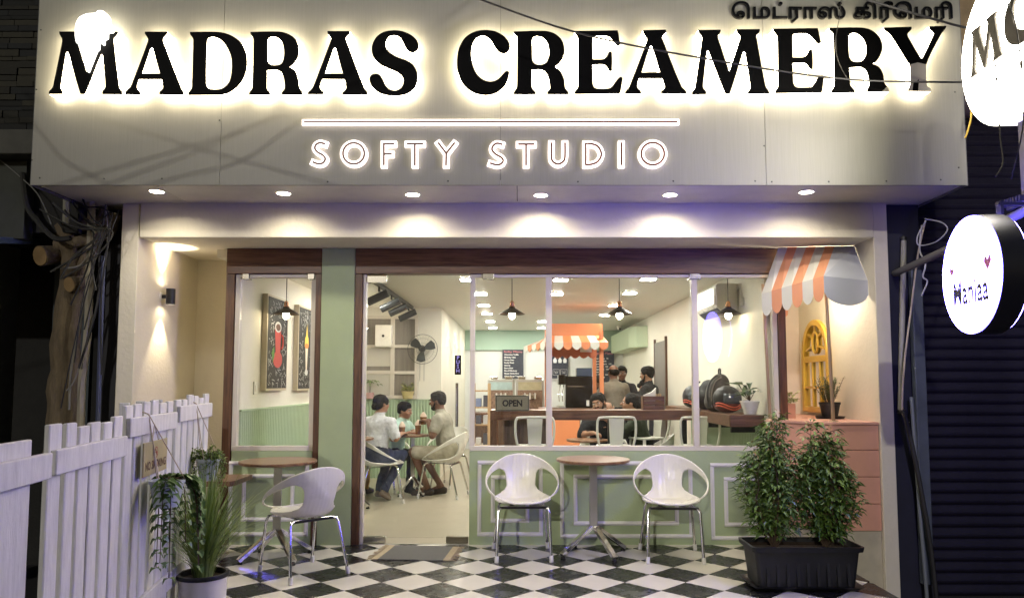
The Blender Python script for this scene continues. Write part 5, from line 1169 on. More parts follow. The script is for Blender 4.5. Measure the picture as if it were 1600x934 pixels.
# soft serve machines on the back counter
bc = thing('back_counter', 'brown service counter behind the bar', 'counter', (0, 6, 0)); obj('carcass', B((-.75, 5.8, 0), (1.0, 6.5, .86)), MATS['panel_brown'], bc); obj('top', B((-.77, 5.78, .861), (1.02, 6.5, .895)), TEAK, bc)
CAN = [mat('machine_poster', (.32, .20, .14), .4, var=.7, scale=30), mat('poster_mint', (.45, .60, .60), .5, var=.2, scale=12), mat('poster_sand', (.55, .50, .32), .5, var=.2, scale=12)]
for xa, xb, m, lb in ((762, 804, 1, 'steel soft serve machine with a mint header'), (806, 850, 2, 'steel soft serve machine with a sand coloured header')):
    a, b = ony(xa, 600, 5.85).x, ony(xb, 600, 5.85).x; t = thing('soft_serve_machine', lb+' on the back counter', 'ice cream machine', ((a+b)/2, 6, .896))
    obj('cabinet', B((a, 5.87, .897), (b, 6.4, 1.44)), mat('machine_steel', (.50, .49, .45), .3, .7), t, bevel=.01); obj('header', B((a+.04, 5.862, 1.27), (b-.04, 5.8695, 1.40)), CAN[m], t); obj('poster', B((a+.03, 5.863, .93), (b-.03, 5.8695, 1.265)), CAN[0], t)
    obj('dispenser', B((a+.12, 5.78, 1.13), (b-.12, 5.8625, 1.20)), CHROME, t, bevel=.006)
    for i in range(3): x = a+.15+i*(b-a-.3)/2; obj('lever', B((x-.012, 5.76, 1.12), (x+.012, 5.779, 1.22)), PLASTW, t)
    for x in (a+.1, b-.1): obj('hopper_lid', B((x-.06, 5.9, 1.441), (x+.06, 6.2, 1.49)), CHROME, t, bevel=.006)
# shelf rack by the door
t = thing('wooden_rack', 'pale wooden rack with small goods just inside the door', 'rack', (-.55, 3.6, 0)); xa, xb = ony(738, 600, 3.5).x, ony(766, 600, 3.5).x; pine = wood('pine', (.36, .22, .10), (.55, .37, .19), .55, (14, 14, 1.5))
for x in (xa, xb-.03):
    for y in (3.4, 3.7): obj('post', B((x, y, 0), (x+.03, y+.03, 1.38)), pine, t)
for z_ in (.25, .55, .82, 1.05, 1.27): obj('shelf_board', B((xa+.031, 3.401, z_), (xb-.031, 3.729, z_+.018)), pine, t)
rd = random.Random(8)
for z_ in (.268, .568, .838, 1.068): 
    for i in range(2): c_ = rd.choice([(.6, .6, .58), (.1, .1, .12), (.45, .3, .2), (.2, .25, .4)]); x = xa+.05+i*.10; tag(obj('goods_box', B((x, 3.45, z_+.001), (x+.07, 3.6, z_+rd.uniform(.08, .16))), mat('goods_%d%d' % (int(z_*100), i), c_, .6), bevel=.004), 'small packet on the %s shelf of the wooden rack, nearer the %s' % ({268: 'lowest', 568: 'second lowest', 838: 'middle', 1068: 'second highest'}[round(z_*1000)], 'bar' if i else 'door'), 'packet', 'packets on the wooden rack')
# menu boards on the back wall
def menu(label, xa, xb, ya, yb, head, rows, kind=0):
    a, b = ony(xa, ya, 9.23), ony(xb, yb, 9.23); t = thing('menu_board', label, 'menu board', ((a.x+b.x)/2, 9.24, b.z))
    obj('board', B((a.x, 9.235, b.z), (b.x, 9.255, a.z)), mat('menu_dark', (.022, .028, .05), .5), t); W = b.x-a.x; Hh = a.z-b.z
    text('heading', head, .1, ((a.x+b.x)/2, 9.232, a.z-.05), mat('menu_pink', (.75, .25, .28), .6), t, fit=(W*.86, .055))
    if kind == 0: text('menu_lines', rows, .042, (a.x+.04, 9.232, (a.z+b.z)/2-.03), mat('menu_white', (.75, .75, .75), .6), t, align='LEFT', line=1.35, offset=.0012)
    else:
        for i in range(3):
            cx = a.x+W*(.2+.3*i); mb = MB(); mb.flatpoly([[Vector((cx-.03, 9.232, a.z-.20)), Vector((cx+.03, 9.232, a.z-.20)), Vector((cx+.04, 9.232, a.z-.14)), Vector((cx, 9.232, a.z-.08)), Vector((cx-.04, 9.232, a.z-.14))]]); obj('drawn_cone', mb, MATS['menu_white'], t)
        for i in range(2): cx = a.x+W*(.27+.46*i); mb = MB(); mb.tube([Vector((cx+u*W*.2, 9.231, b.z+.13+v*.06)) for u, v in ((-1, -1), (1, -1), (1, 1), (-1, 1), (-1, -1))], .003, 4); obj('price_box', mb, MATS['menu_white'], t); text('menu_lines', 'Regular\nLarge', .03, (cx, 9.232, b.z+.13), MATS['menu_white'], t)
menu('dark menu board of soft serve flavours on the back wall', 785, 818, 546, 591, 'Softy Menu', 'Chocolate Truffle\nBirthday Cake\nHoney Dew\nRocky Road\nSmores\nBerry Bash\nBiscoff Madness\nMango Sticky Rice\nOther Range Toppings')
menu('dark menu board with drawn cones behind the kiosk', 862, 888, 552, 591, 'Pick Your Size', '', 1)
menu('dark coffee menu board partly behind the kiosk post', 926, 960, 548, 597, 'Coffee Menu', 'Filter Coffee   90\nEspresso   100\nEspresso Tonic   140\nAmericano   120\nCappuccino   150\nLatte   160\nFlat White   160\nMocha   170')
# rounded green bulkhead and door on the right wall, camera
t = thing('rounded_bulkhead', 'pale green rounded bulkhead boxed under the ceiling at the back', 'bulkhead', (1.9, 7.2, 2.1)); a = ony(977, 520, 7.0); z0, z1 = ony(1000, 545, 7.0).z, ony(1000, 514, 7.0).z
obj('box', MB().prism([[Vector((2.195, 6.2, z0)), Vector((2.195, 9.2, z0)), Vector((a.x+.06, 9.2, z0)), Vector((a.x, 9.1, z0)), Vector((a.x, 6.6, z0)), Vector((a.x+.10, 6.32, z0)), Vector((a.x+.35, 6.2, z0))]], (0, 0, z1-z0)), mat('pale_green', (.46, .55, .38), .55), t, bevel=.01)
t = thing('back_door', 'narrow grey door in the side wall at the back of the cafe', 'door', (2.19, 7.5, 0)); ya_, yb_ = onx(1041, 560, 2.19).y, onx(1025, 560, 2.19).y
obj('leaf', B((2.17, ya_, 0), (2.194, yb_, 2.02)), mat('door_grey', (.22, .20, .18), .5, var=.2), t); obj('frame', B((2.165, ya_-.06, 0), (2.1945, ya_-.001, 2.08)), TEAKV, t); obj('frame', B((2.165, yb_+.001, 0), (2.1945, yb_+.06, 2.08)), TEAKV, t); obj('handle', B((2.14, ya_+.1, 1.0), (2.169, ya_+.13, 1.12)), STEEL, t)
p = ony(968, 527, 8.0); t = thing('security_camera', 'small dome security camera under the back ceiling', 'camera', (p.x, 8, ZC)); mb = MB(); mb.lathe([(0, -.09), (.04, -.07), (.055, -.03), (.06, 0)], 18, (p.x, 8, ZC-.001)); obj('dome', mb, PLASTW, t, smooth=True); obj('lens', MB().tube([(p.x, 7.955, ZC-.06), (p.x, 7.93, ZC-.07)], .018, 10), BLACKM, t)

# ================================================================== SMOOTH BODIES (blended volumes -> one surface)
def sdf_surface(prims, h=.011, k=.022):
    """prims: ('c', a, b, ra, rb, mat) tapered limb | ('e', c, (rx, ry, rz), axes 3x3, mat). Returns verts, quads, mat per quad"""
    lo = np.full(3, 1e9); hi = -lo
    for p in prims:
        if p[0] == 'c': r = max(p[3], p[4]); pts = np.array([p[1], p[2]])
        else: r = max(p[2]); pts = np.array([p[1]])
        lo = np.minimum(lo, pts.min(0)-r); hi = np.maximum(hi, pts.max(0)+r)
    lo -= 4*h; hi += 4*h; n = np.ceil((hi-lo)/h).astype(int)+1
    D = np.full(n, 1.0); BEST = np.full(n, 9.0); ID = np.zeros(n, np.int16)
    for p in prims:
        if p[0] == 'c': r = max(p[3], p[4]); pts = np.array([p[1], p[2]])
        else: r = max(p[2]); pts = np.array([p[1]])
        m = r+k+3*h
        a = np.maximum(((pts.min(0)-m-lo)/h).astype(int), 0); b = np.minimum(((pts.max(0)+m-lo)/h).astype(int)+2, n)
        g = np.stack(np.meshgrid(*[lo[i]+h*np.arange(a[i], b[i]) for i in range(3)], indexing='ij'), -1)
        if p[0] == 'c':
            A, Bv = np.array(p[1]), np.array(p[2]); d = Bv-A; t = np.clip(((g-A) @ d)/max(d @ d, 1e-9), 0, 1)
            s = np.linalg.norm(g-A-t[..., None]*d, axis=-1)-(p[3]+(p[4]-p[3])*t)
        else:
            q = (g-np.array(p[1])) @ np.array(p[3]).T/np.array(p[2]); ln = np.linalg.norm(q, axis=-1); ln2 = np.linalg.norm(q/np.array(p[2]), axis=-1)
            s = ln*(ln-1)/np.maximum(ln2, 1e-6)
        sl = tuple(slice(a[i], b[i]) for i in range(3)); d0 = D[sl]
        kk_ = p[6] if len(p) > 6 else k
        hh = np.maximum(kk_-np.abs(d0-s), 0)/kk_; D[sl] = np.minimum(d0, s)-hh*hh*kk_*.25
        w_ = s < BEST[sl]; BEST[sl] = np.where(w_, s, BEST[sl]); ID[sl] = np.where(w_, p[5] if p[0] == 'c' else p[4], ID[sl])
    S_ = D < 0
    # surface nets
    cn = np.array(S_.shape)-1; cnt = np.zeros(cn, int); acc = np.zeros((*cn, 3)); num = np.zeros(cn)
    def sub(A, o): return A[o[0]:o[0]+cn[0], o[1]:o[1]+cn[1], o[2]:o[2]+cn[2]]
    for ax in range(3):
        for o1 in (0, 1):
            for o2 in (0, 1):
                a = [0, 0, 0]; oth = [i for i in range(3) if i != ax]; a[oth[0]] = o1; a[oth[1]] = o2; b = list(a); b[ax] = 1
                da, db = sub(D, a), sub(D, b); cr = (da < 0) != (db < 0); t = np.where(cr, da/np.where(cr, da-db, 1), 0)
                for i in range(3): acc[..., i] += np.where(cr, a[i]+(t if i == ax else 0), 0)
                num += cr
    act = num > 0; idx = np.full(cn, -1); idx[act] = np.arange(act.sum()); ijk = np.argwhere(act)
    V = lo+h*(ijk+acc[act]/num[act][:, None]); MI = ID[ijk[:, 0], ijk[:, 1], ijk[:, 2]]
    quads = []
    for ax in range(3):
        sl1 = [slice(1, None)]*3; u, v = [i for i in range(3) if i != ax]
        if ax == 1: u, v = v, u
        a = [slice(1, cn[i]) for i in range(3)]; a[ax] = slice(0, cn[ax]); b = list(a); b[ax] = slice(1, cn[ax]+1)
        s0, s1 = S_[tuple(a)], S_[tuple(b)]; e = np.argwhere(s0 != s1)
        if not len(e): continue
        fl = s0[tuple(e.T)]; off = np.ones(3, int); off[ax] = 0; e = e+off
        def I(du, dv): q = e.copy(); q[:, u] += du; q[:, v] += dv; return idx[tuple(q.T)]
        q = np.stack([I(-1, -1), I(0, -1), I(0, 0), I(-1, 0)], 1); q[~fl] = q[~fl][:, ::-1]; quads.append(q)
    Q = np.concatenate(quads); return V, Q, MI[Q[:, 0]]
def sdf_obj(name, prims, mats_, parent, h=.011, k=.022, rough=0, iters=2):
    V, Q, mi = sdf_surface(prims, h, k)
    me = bpy.data.meshes.new(name); me.from_pydata(V.tolist(), [], Q.tolist())
    for m in mats_: me.materials.append(m)
    me.polygons.foreach_set('material_index', mi.astype(np.int32)); me.polygons.foreach_set('use_smooth', [True]*len(Q))
    if rough:
        nn = [v.normal.copy() for v in me.vertices]
        for v, q in zip(me.vertices, nn): v.co += q*(noise.noise(v.co*38)*rough+noise.noise(v.co*90)*rough*.6)
    if name == 'body' and len(mats_) > 1:
        cl = set(v for p in me.polygons if p.material_index in (1, 2) for v in p.vertices); nn = [v.normal.copy() for v in me.vertices]
        for i in cl: v = me.vertices[i]; q = v.co; v.co = q+nn[i]*(noise.noise(Vector((q.x*13, q.y*13, q.z*7)))*.010+noise.noise(q*24)*.005)
    o = bpy.data.objects.new(name, me); C.objects.link(o)
    if iters: s_ = o.modifiers.new('s', 'SMOOTH'); s_.iterations = iters; s_.factor = .4
    if parent is not None: o.parent = parent; o.matrix_parent_inverse = parent.matrix_basis.inverted()
    return o
I3 = np.eye(3)
SKIN = {'mid': mat('skin_mid', (.30, .155, .09), .5, sss=.1, var=.08, scale=8), 'dark': mat('skin_dark', (.19, .09, .05), .5, sss=.1, var=.08, scale=8)}
HAIR = mat('hair_black', (.004, .0035, .003), .65, spec=.2, var=.4, scale=40, bump=.6, bscale=120); HAIRG = mat('hair_greying', (.022, .02, .018), .65, spec=.2, var=.5, scale=40, bump=.6, bscale=120)
EYEW = mat('eye_white', (.6, .58, .54), .3); EYED = mat('eye_dark', (.01, .008, .006), .3); LIP = mat('lips', (.24, .09, .065), .5)
def person(label, pos, yaw, kind, look=(0, 0, 0), arms=None, skin='mid', shirt=None, pants=None, shoe=None, sleeve=.62, shorts=False, hair='short', beard=False, hairm=HAIR, scale=1, lean=0, h=.0115, legs=None, name='person', twist=0):
    t = thing(name, label, 'person', pos, None)
    Rz = Matrix.Rotation(yaw, 3, 'Z'); P0 = Vector(pos)
    def W(p): q = Rz @ (Vector(p)*scale); return np.array((P0.x+q.x, P0.y+q.y, P0.z+q.z))
    SK, SH, PA, SO = 0, 1, 2, 3
    if kind == 'sit':
        pel = Vector((0, 0, .53)); nk = Vector((0, .06, 1.02)); hip = .09
        J = legs or [((-.12, .43, .53), (-.12, .42, .09), (-.13, .58, .03)), ((.12, .43, .53), (.12, .40, .09), (.13, .56, .03))]
    else:
        pel = Vector((0, 0, .92)); nk = Vector((0, .01, 1.41)); hip = .085
        J = legs or [((-.10, .02, .50), (-.11, -.02, .09), (-.12, .13, .03)), ((.10, .02, .50), (.11, -.02, .09), (.12, .13, .03))]
    nk = pel+Matrix.Rotation(-lean, 3, 'X') @ (nk-pel); ax = (nk-pel).normalized()
    fw = Matrix.Rotation(-lean, 3, 'X') @ Vector((0, 1, 0)); tw_ = Matrix.Rotation(twist, 3, 'Z'); rt = tw_ @ Vector((1, 0, 0)); fw = tw_ @ fw
    Tax = np.array([Rz @ rt, Rz @ fw, Rz @ ax]); L = (nk-pel).length
    pr = []
    E_ = lambda c, r, axs, m, kk_=.03: pr.append(('e', W(c), tuple(x*scale for x in r), axs, m, 0, kk_))
    CN = lambda a, b, ra, rb, m, kk_=.022: pr.append(('c', W(a), W(b), ra*scale, rb*scale, m, kk_))
    E_(pel+ax*.03, (.165, .125, .12), Tax, PA); E_(pel+ax*.17, (.155, .118, .15), Tax, SH, .05); E_(pel+ax*L*.70, (.172, .118, .17), Tax, SH, .05)
    shl = [nk-rt*.165-ax*.075, nk+rt*.165-ax*.075]
    CN(shl[0], shl[1], .062, .062, SH, .05); CN(nk-ax*.05, nk+ax*.02, .075, .058, SH, .03)
    # legs
    for i, sd in enumerate((-1, 1)):
        hp = pel+Vector((sd*hip, 0, -.02)); kn, an, to = map(Vector, J[i])
        cl = PA; CN(hp, kn, .088, .062, PA, .03)
        if shorts: CN(kn, an, .054, .036, SK); mid = hp.lerp(kn, .86); pr[-2] = ('c', W(hp), W(mid), .098*scale, .082*scale, PA, .02); CN(hp.lerp(kn, .7), kn, .066, .056, SK, .01)
        else: CN(kn, an, .064, .05, PA)
        he = an+Vector((0, -.05, -.045)); CN(an+Vector((0, 0, -.01)), to, .036, .027, SK if shorts else SO); CN(he, to+Vector((0, 0, -.004)), .034, .033, SO, .01)
        if shorts: CN(he+Vector((0, 0, -.02)), to+Vector((0, .02, -.012)), .030, .032, SO, .006)
    # arms
    for i, sd in enumerate((-1, 1)):
        el, wr, hd, cup = arms[i] if arms else ((sd*.24, .05, pel.z+.22), (sd*.20, .25, pel.z+.16), (0, 1, -.1), .5)
        s_, el, wr = shl[i], Vector(el), Vector(wr); hd = Vector(hd).normalized()
        CN(s_, el, .048, .038, SK); CN(el, wr, .037, .026, SK)
        if sleeve > 1: CN(s_, el, .062, .054, SH, .03); CN(el, el.lerp(wr, min(1, sleeve-1)), .052, .040, SH, .02)
        else: CN(s_, s_.lerp(el, sleeve), .066, .064, SH, .03)
        # hand: palm + four fingers + thumb, curled by cup
        sdv = hd.cross(Vector((0, 0, 1))); sdv = sdv.normalized() if sdv.length > .1 else Vector((1, 0, 0)); nv = sdv.cross(hd)
        if i == 0: pass
        pm = wr+hd*.045; ah = np.array([Rz @ sdv, Rz @ hd, Rz @ nv]); E_(pm, (.040, .050, .018), ah, SK, .015)
        for f_ in range(4):
            o_ = (f_-1.5)*.0195; ln = (.036, .042, .039, .030)[f_]; a = wr+hd*.085+sdv*o_; d1 = (hd*math.cos(cup)-nv*math.sin(cup)); d2 = (hd*math.cos(cup*2.2)-nv*math.sin(cup*2.2)); b = a+d1*ln; c_ = b+d2*ln*.85
            CN(a-hd*.02, b, .0098, .0090, SK, .006); CN(b, c_, .0090, .0078, SK, .006)
        th0 = wr+hd*.03-sdv*(.034 if sd > 0 else -.034); th1 = th0+(hd*.6-sdv*(.7 if sd > 0 else -.7)-nv*.3).normalized()*.038; CN(th0, th1, .0125, .0105, SK, .008); CN(th1, th1+(hd*.9-nv*.35)*.028, .0105, .0088, SK, .006)
    # head
    yw, pt, rl = look; HR = Matrix.Rotation(yw, 3, 'Z') @ Matrix.Rotation(pt, 3, 'X') @ Matrix.Rotation(rl, 3, 'Y'); hr, hf, hu = (HR @ Vector(q) for q in ((1, 0, 0), (0, 1, 0), (0, 0, 1)))
    hc = nk+ax*.065+hu*.085+hf*.018; HA = np.array([Rz @ hr, Rz @ hf, Rz @ hu])
    CN(nk-ax*.02, hc-hu*.05-hf*.02, .056, .052, SK, .02)
    E_(hc+hu*.022-hf*.012, (.074, .092, .092), HA, SK, .02); E_(hc-hu*.045+hf*.026, (.054, .060, .062), HA, SK, .03); E_(hc-hu*.085+hf*.060, (.026, .022, .02), HA, SK, .02)
    CN(hc+hf*.082+hu*.012, hc+hf*.106-hu*.022, .009, .0145, SK, .012); CN(hc+hf*.080+hu*.028-hr*.034, hc+hf*.080+hu*.028+hr*.034, .012, .012, SK, .014)
    for sd in (-1, 1): E_(hc+hr*sd*.074-hf*.012-hu*.006, (.010, .020, .030), HA, SK, .008); E_(hc+hr*sd*.040+hf*.062-hu*.03, (.02, .018, .02), HA, SK, .02)
    sk = SKIN[skin]; body = sdf_obj('body', pr, [sk, shirt, pants, shoe or BLACKM], t, h)
    def small(nm, cs, m):
        mb = MB()
        for c_, r_ in cs:
            v = []; f = []; c0 = Vector(W(c_)); ax3 = [Rz @ hr, Rz @ hf, Rz @ hu]
            for a in range(7):
                for b in range(10):
                    ph, th = math.pi*a/6, 2*math.pi*b/10; q = (math.sin(ph)*math.cos(th)*r_[0], math.sin(ph)*math.sin(th)*r_[1], math.cos(ph)*r_[2]); v.append(c0+ax3[0]*q[0]*scale+ax3[1]*q[1]*scale+ax3[2]*q[2]*scale)
            for a in range(6):
                for b in range(10): f.append((a*10+b, a*10+(b+1) % 10, (a+1)*10+(b+1) % 10, (a+1)*10+b))
            mb.add(v, f)
        return obj(nm, mb, m, t, smooth=2)
    for sd in (-1, 1):
        small('eye', [(hc+hr*sd*.033+hf*.079+hu*.008, (.014, .008, .008))], EYEW); small('iris', [(hc+hr*sd*.033+hf*.0855+hu*.008, (.006, .003, .006))], EYED); small('eyebrow', [(hc+hr*sd*.034+hf*.090+hu*.028, (.020, .006, .0045))], HAIR)
    small('lips', [(hc+hf*.086-hu*.052, (.022, .008, .007))], LIP)
    # hair
    hp_ = []
    Hc = lambda c, r, kk_=.02: hp_.append(('e', W(c), tuple(x*scale for x in r), HA, 0, 0, kk_))
    if hair in ('short', 'thick'):
        ex = .010 if hair == 'thick' else .003
        Hc(hc+hu*.058-hf*.022, (.078+ex, .088+ex, .066+ex)); Hc(hc+hu*.015-hf*.050, (.076+ex, .064, .078)); Hc(hc+hu*.078+hf*.036, (.060+ex, .042, .034+ex))
        for sd in (-1, 1): Hc(hc+hr*sd*.066+hu*.035+hf*.012, (.016+ex*.4, .045, .040))
    elif hair == 'bald':
        Hc(hc+hu*.005-hf*.060, (.076, .050, .062))
        for sd in (-1, 1): Hc(hc+hr*sd*.066+hu*.012-hf*.018, (.016, .050, .042))
    elif hair == 'bun':
        Hc(hc+hu*.055-hf*.022, (.080, .090, .068)); Hc(hc+hu*.012-hf*.052, (.078, .062, .084)); Hc(hc-hu*.03-hf*.105, (.045, .04, .045))
        for sd in (-1, 1): Hc(hc+hr*sd*.066+hu*.03+hf*.015, (.017, .048, .045))
    sdf_obj('hair', hp_, [hairm], t, max(h*.75, .008), rough=.006, iters=1)
    if beard:
        bp_ = [('e', W(hc-hu*.075+hf*.050), tuple(x*scale for x in (.046, .042, .036)), HA, 0, 0, .02), ('c', W(hc-hu*.038+hf*.084-hr*.022), W(hc-hu*.038+hf*.084+hr*.022), .009*scale, .009*scale, 0, .01)]
        for sd in (-1, 1): bp_.append(('c', W(hc+hr*sd*.066-hu*.01+hf*.01), W(hc+hr*sd*.040-hu*.075+hf*.045), .012*scale, .018*scale, 0, .02))
        sdf_obj('beard', bp_, [hairm], t, max(h*.7, .008), rough=.004, iters=1)
    return t
def cloth(name, c, var=.12, sc_=14): return mat(name, c, .9, var=var, scale=sc_, bump=.5, bscale=22)
# ---- the three diners seen through the door
GC = 'white tub chairs inside the cafe'; GT = 'round walnut tables inside the cafe'
def face(dx, dy): return math.atan2(dy, dx)-math.pi/2      # local +Y to the direction
def chair_face(dx, dy): return math.atan2(dy, dx)+math.pi/2
mP = Vector((-.88, 2.75, 0)); mF = (-.95, .22)
dup(ch0, (-.95, 2.74, 0), chair_face(*mF), 'white tub chair under the bearded man in grey', GC)
person('bearded man in grey tee and khaki shorts holding a cup with both hands', mP, face(*mF), 'sit', look=(0, R(-8), 0), lean=R(5), skin='dark', shirt=cloth('tee_grey', (.30, .28, .22)), pants=cloth('shorts_khaki', (.40, .36, .26)), shoe=mat('sandal', (.05, .035, .025), .7), shorts=True, hair='short', beard=True, hairm=HAIRG, h=.009,
       arms=[((-.25, .12, .75), (-.08, .24, .91), (.35, .85, .25), .75), ((.25, .12, .75), (.08, .24, .91), (-.35, .85, .25), .75)],
       legs=[((-.11, .42, .54), (-.02, .26, .10), (-.03, .42, .035)), ((.11, .40, .52), (.08, .12, .11), (.07, .28, .035))])
wP = Vector((-1.70, 2.36, 0)); wF = (.45, .90)
dup(ch0, (-1.62, 2.34, 0), chair_face(.86, .2), 'white tub chair under the diner in the pale checked shirt', GC)
person('diner in pale checked shirt and navy trousers seen from behind', wP, face(*wF), 'sit', look=(R(-14), 0, 0), lean=R(1), skin='mid', shirt=cloth('shirt_check', (.55, .56, .58), .3, 30), pants=cloth('navy_trousers', (.02, .028, .06)), shoe=mat('sole_brown', (.16, .12, .08), .8), hair='bun', h=.010, sleeve=.8, scale=.97,
       arms=[((-.24, .14, .78), (-.12, .36, .80), (.3, 1, .05), .5), ((.25, .06, .76), (.15, .32, .80), (-.2, 1, 0), .5)],
       legs=[((-.11, .40, .53), (-.09, .20, .10), (-.08, .34, .035)), ((.11, .40, .53), (.10, .05, .14), (.10, .14, .03))])
bP = Vector((-1.64, 3.20, 0)); bF = (.86, -.5)
dup(ch0, (-1.66, 3.21, 0), chair_face(*bF), 'white tub chair under the boy in the mint tee', GC)
person('boy in mint tee leaning over the table towards the bearded man', bP, face(*bF), 'sit', look=(R(12), R(-6), 0), lean=R(12), skin='mid', shirt=cloth('tee_mint', (.42, .60, .52)), pants=cloth('black_trousers', (.02, .02, .022)), hair='thick', h=.010, scale=.90,
       arms=[((-.23, .18, .82), (-.06, .36, .84), (.5, .8, 0), .6), ((.22, .18, .76), (.05, .34, .84), (-.5, .8, 0), .6)])
dup(ch0, (-.98, 3.62, 0), chair_face(-.5, -.86), 'empty white tub chair behind the diners table', GC)
tI = dup(t0, (-1.34, 2.86, 0), R(20), 'round walnut table between the three diners', GT); tI.scale = (.72, .72, .97)
dup(t0, (-1.95, 1.95, 0), R(40), 'round walnut table edge just inside the door post', GT)
brn = mat('cold_coffee', (.22, .10, .04), .25); foam = mat('milk_foam', (.65, .50, .38), .6); cg = mat('cup_plastic', (.65, .45, .30), .2)
def cup(label, p, h_, r_):
    t = thing('drink_cup', label, 'drink', p, 'drinks of the three diners'); mb = MB(); mb.lathe([(0, 0), (r_*.75, 0), (r_, h_*.72), (0, h_*.72)], 20, p); obj('coffee', mb, brn, t, smooth=True)
    mb = MB(); mb.lathe([(r_*1.01, h_*.72), (r_*1.03, h_*.80), (r_*.7, h_), (r_*.25, h_*1.18), (0, h_*1.2)], 20, p); obj('foam', mb, foam, t, smooth=True)
hp_ = P0 = mP+Matrix.Rotation(face(*mF), 3, 'Z') @ Vector((0, .33, .87)); cup('tall iced coffee gripped by the bearded man', hp_, .13, .042)
cup('tall iced coffee with foam standing on the diners table', (-1.28, 2.92, .745), .15, .04); cup('iced coffee in front of the diner in the checked shirt', (-1.45, 2.72, .745), .14, .04)
# ---- person in red by the wall
dup(ch0, (-2.17, 2.55, 0), chair_face(.3, .95), 'white tub chair under the seated person in red', GC)
person('seated person in a patterned red top glimpsed beside the window post', (-2.17, 2.55, 0), face(.3, .95), 'sit', skin='mid', shirt=cloth('red_top', (.50, .07, .09), .4, 45), pants=cloth('mustard', (.45, .25, .05)), hair='bun', h=.012, lean=R(2))
# ---- two at the low table behind the bar
tb2 = dup(t0, (.78, 2.15, 0), 0, 'round walnut table behind the bar stool with two seated customers', GT); tb2.scale = (.8, .8, .96)
dP = Vector((1.02, 2.66, 0)); dF = (-.25, -.97)
dup(ch0, (dP.x, dP.y+.02, 0), chair_face(*dF), 'white tub chair under the man leaning on his hand', GC)
person('seated man in black shirt resting his head on one hand', dP, face(*dF), 'sit', look=(R(-12), R(-6), R(12)), lean=R(12), skin='mid', shirt=cloth('black_shirt', (.012, .012, .013)), pants=cloth('dark_jeans', (.02, .022, .03)), hair='thick', beard=True, sleeve=.9, h=.009,
       arms=[((-.26, .32, .80), (-.125, .29, 1.04), (.1, -.15, 1), .8), ((.22, .24, .76), (.06, .40, .80), (-.6, .7, 0), .4)])
gP = Vector((1.50, 2.36, 0)); gF = (-.95, .15)
dup(ch0, (gP.x+.02, gP.y, 0), chair_face(*gF), 'white tub chair under the customer in dark green', GC)
person('seated customer in dark green top seen in profile behind the bar', gP, face(*gF), 'sit', look=(0, R(2), 0), lean=R(11), skin='mid', shirt=cloth('dark_green_top', (.022, .030, .014)), pants=cloth('black_trousers', (.02, .02, .022)), hair='bun', sleeve=1.6, h=.010,
       arms=[((-.24, .30, .80), (-.05, .44, .93), (.3, .7, .4), .7), ((.24, .26, .76), (.08, .45, .86), (-.3, .8, .2), .6)])
# ---- the standing group by the till
person('balding man in grey-brown shirt standing with his back to the window', (1.44, 4.85, 0), face(-.15, 1), 'stand', look=(R(10), R(-4), 0), skin='dark', shirt=cloth('shirt_taupe', (.23, .20, .15)), pants=cloth('dark_jeans', (.02, .022, .03)), hair='bald', sleeve=1.7, h=.011, scale=.99, arms=[((-.27, .08, 1.13), (-.20, .30, 1.05), (.2, 1, 0), .5), ((.27, .08, 1.13), (.20, .30, 1.05), (-.2, 1, 0), .5)])
person('young man in dark collared shirt facing the window from behind the group', (1.68, 5.75, 0), face(-.1, -1), 'stand', look=(R(8), R(-3), 0), skin='dark', shirt=cloth('charcoal_shirt', (.025, .025, .028)), pants=cloth('dark_jeans', (.02, .022, .03)), hair='thick', sleeve=1.7, h=.012, scale=.985, arms=[((-.26, .05, 1.13), (-.18, .22, 1.0), (.2, 1, 0), .5), ((.26, .05, 1.13), (.18, .22, 1.0), (-.2, 1, 0), .5)])
person('server in profile half hidden behind the kiosk post', (1.26, 5.75, 0), face(.85, -.5), 'stand', look=(0, R(-14), 0), skin='dark', shirt=cloth('charcoal_shirt', (.025, .025, .028)), pants=cloth('dark_jeans', (.02, .022, .03)), hair='bun', h=.013, scale=.90, arms=[((-.25, .10, 1.10), (-.1, .32, 1.05), (.2, 1, 0), .5), ((.25, .10, 1.10), (.1, .32, 1.05), (-.2, 1, 0), .5)])
person('short person in black with tied-up hair looking down beside the group', (1.93, 5.35, 0), face(.75, -.65), 'stand', look=(0, R(-28), 0), skin='mid', shirt=cloth('black_shirt', (.012, .012, .013)), pants=cloth('dark_jeans', (.02, .022, .03)), hair='bun', h=.013, scale=.86, sleeve=1.8, arms=[((-.25, .10, 1.10), (-.1, .30, 1.05), (.2, 1, 0), .5), ((.25, .10, 1.10), (.1, .30, 1.05), (-.2, 1, 0), .5)])
person('bearded man in black jacket standing sideways at the end of the bar', (1.90, 4.2, 0), face(-.82, .55), 'stand', look=(R(8), R(-6), 0), skin='mid', shirt=cloth('black_jacket', (.014, .014, .015)), pants=cloth('dark_jeans', (.02, .022, .03)), hair='thick', beard=True, sleeve=1.9, h=.011, scale=.965, lean=R(4), arms=[((-.27, .08, 1.12), (-.16, .30, 1.05), (.2, 1, 0), .5), ((.27, .06, 1.12), (.20, .28, 1.05), (-.2, 1, 0), .5)])
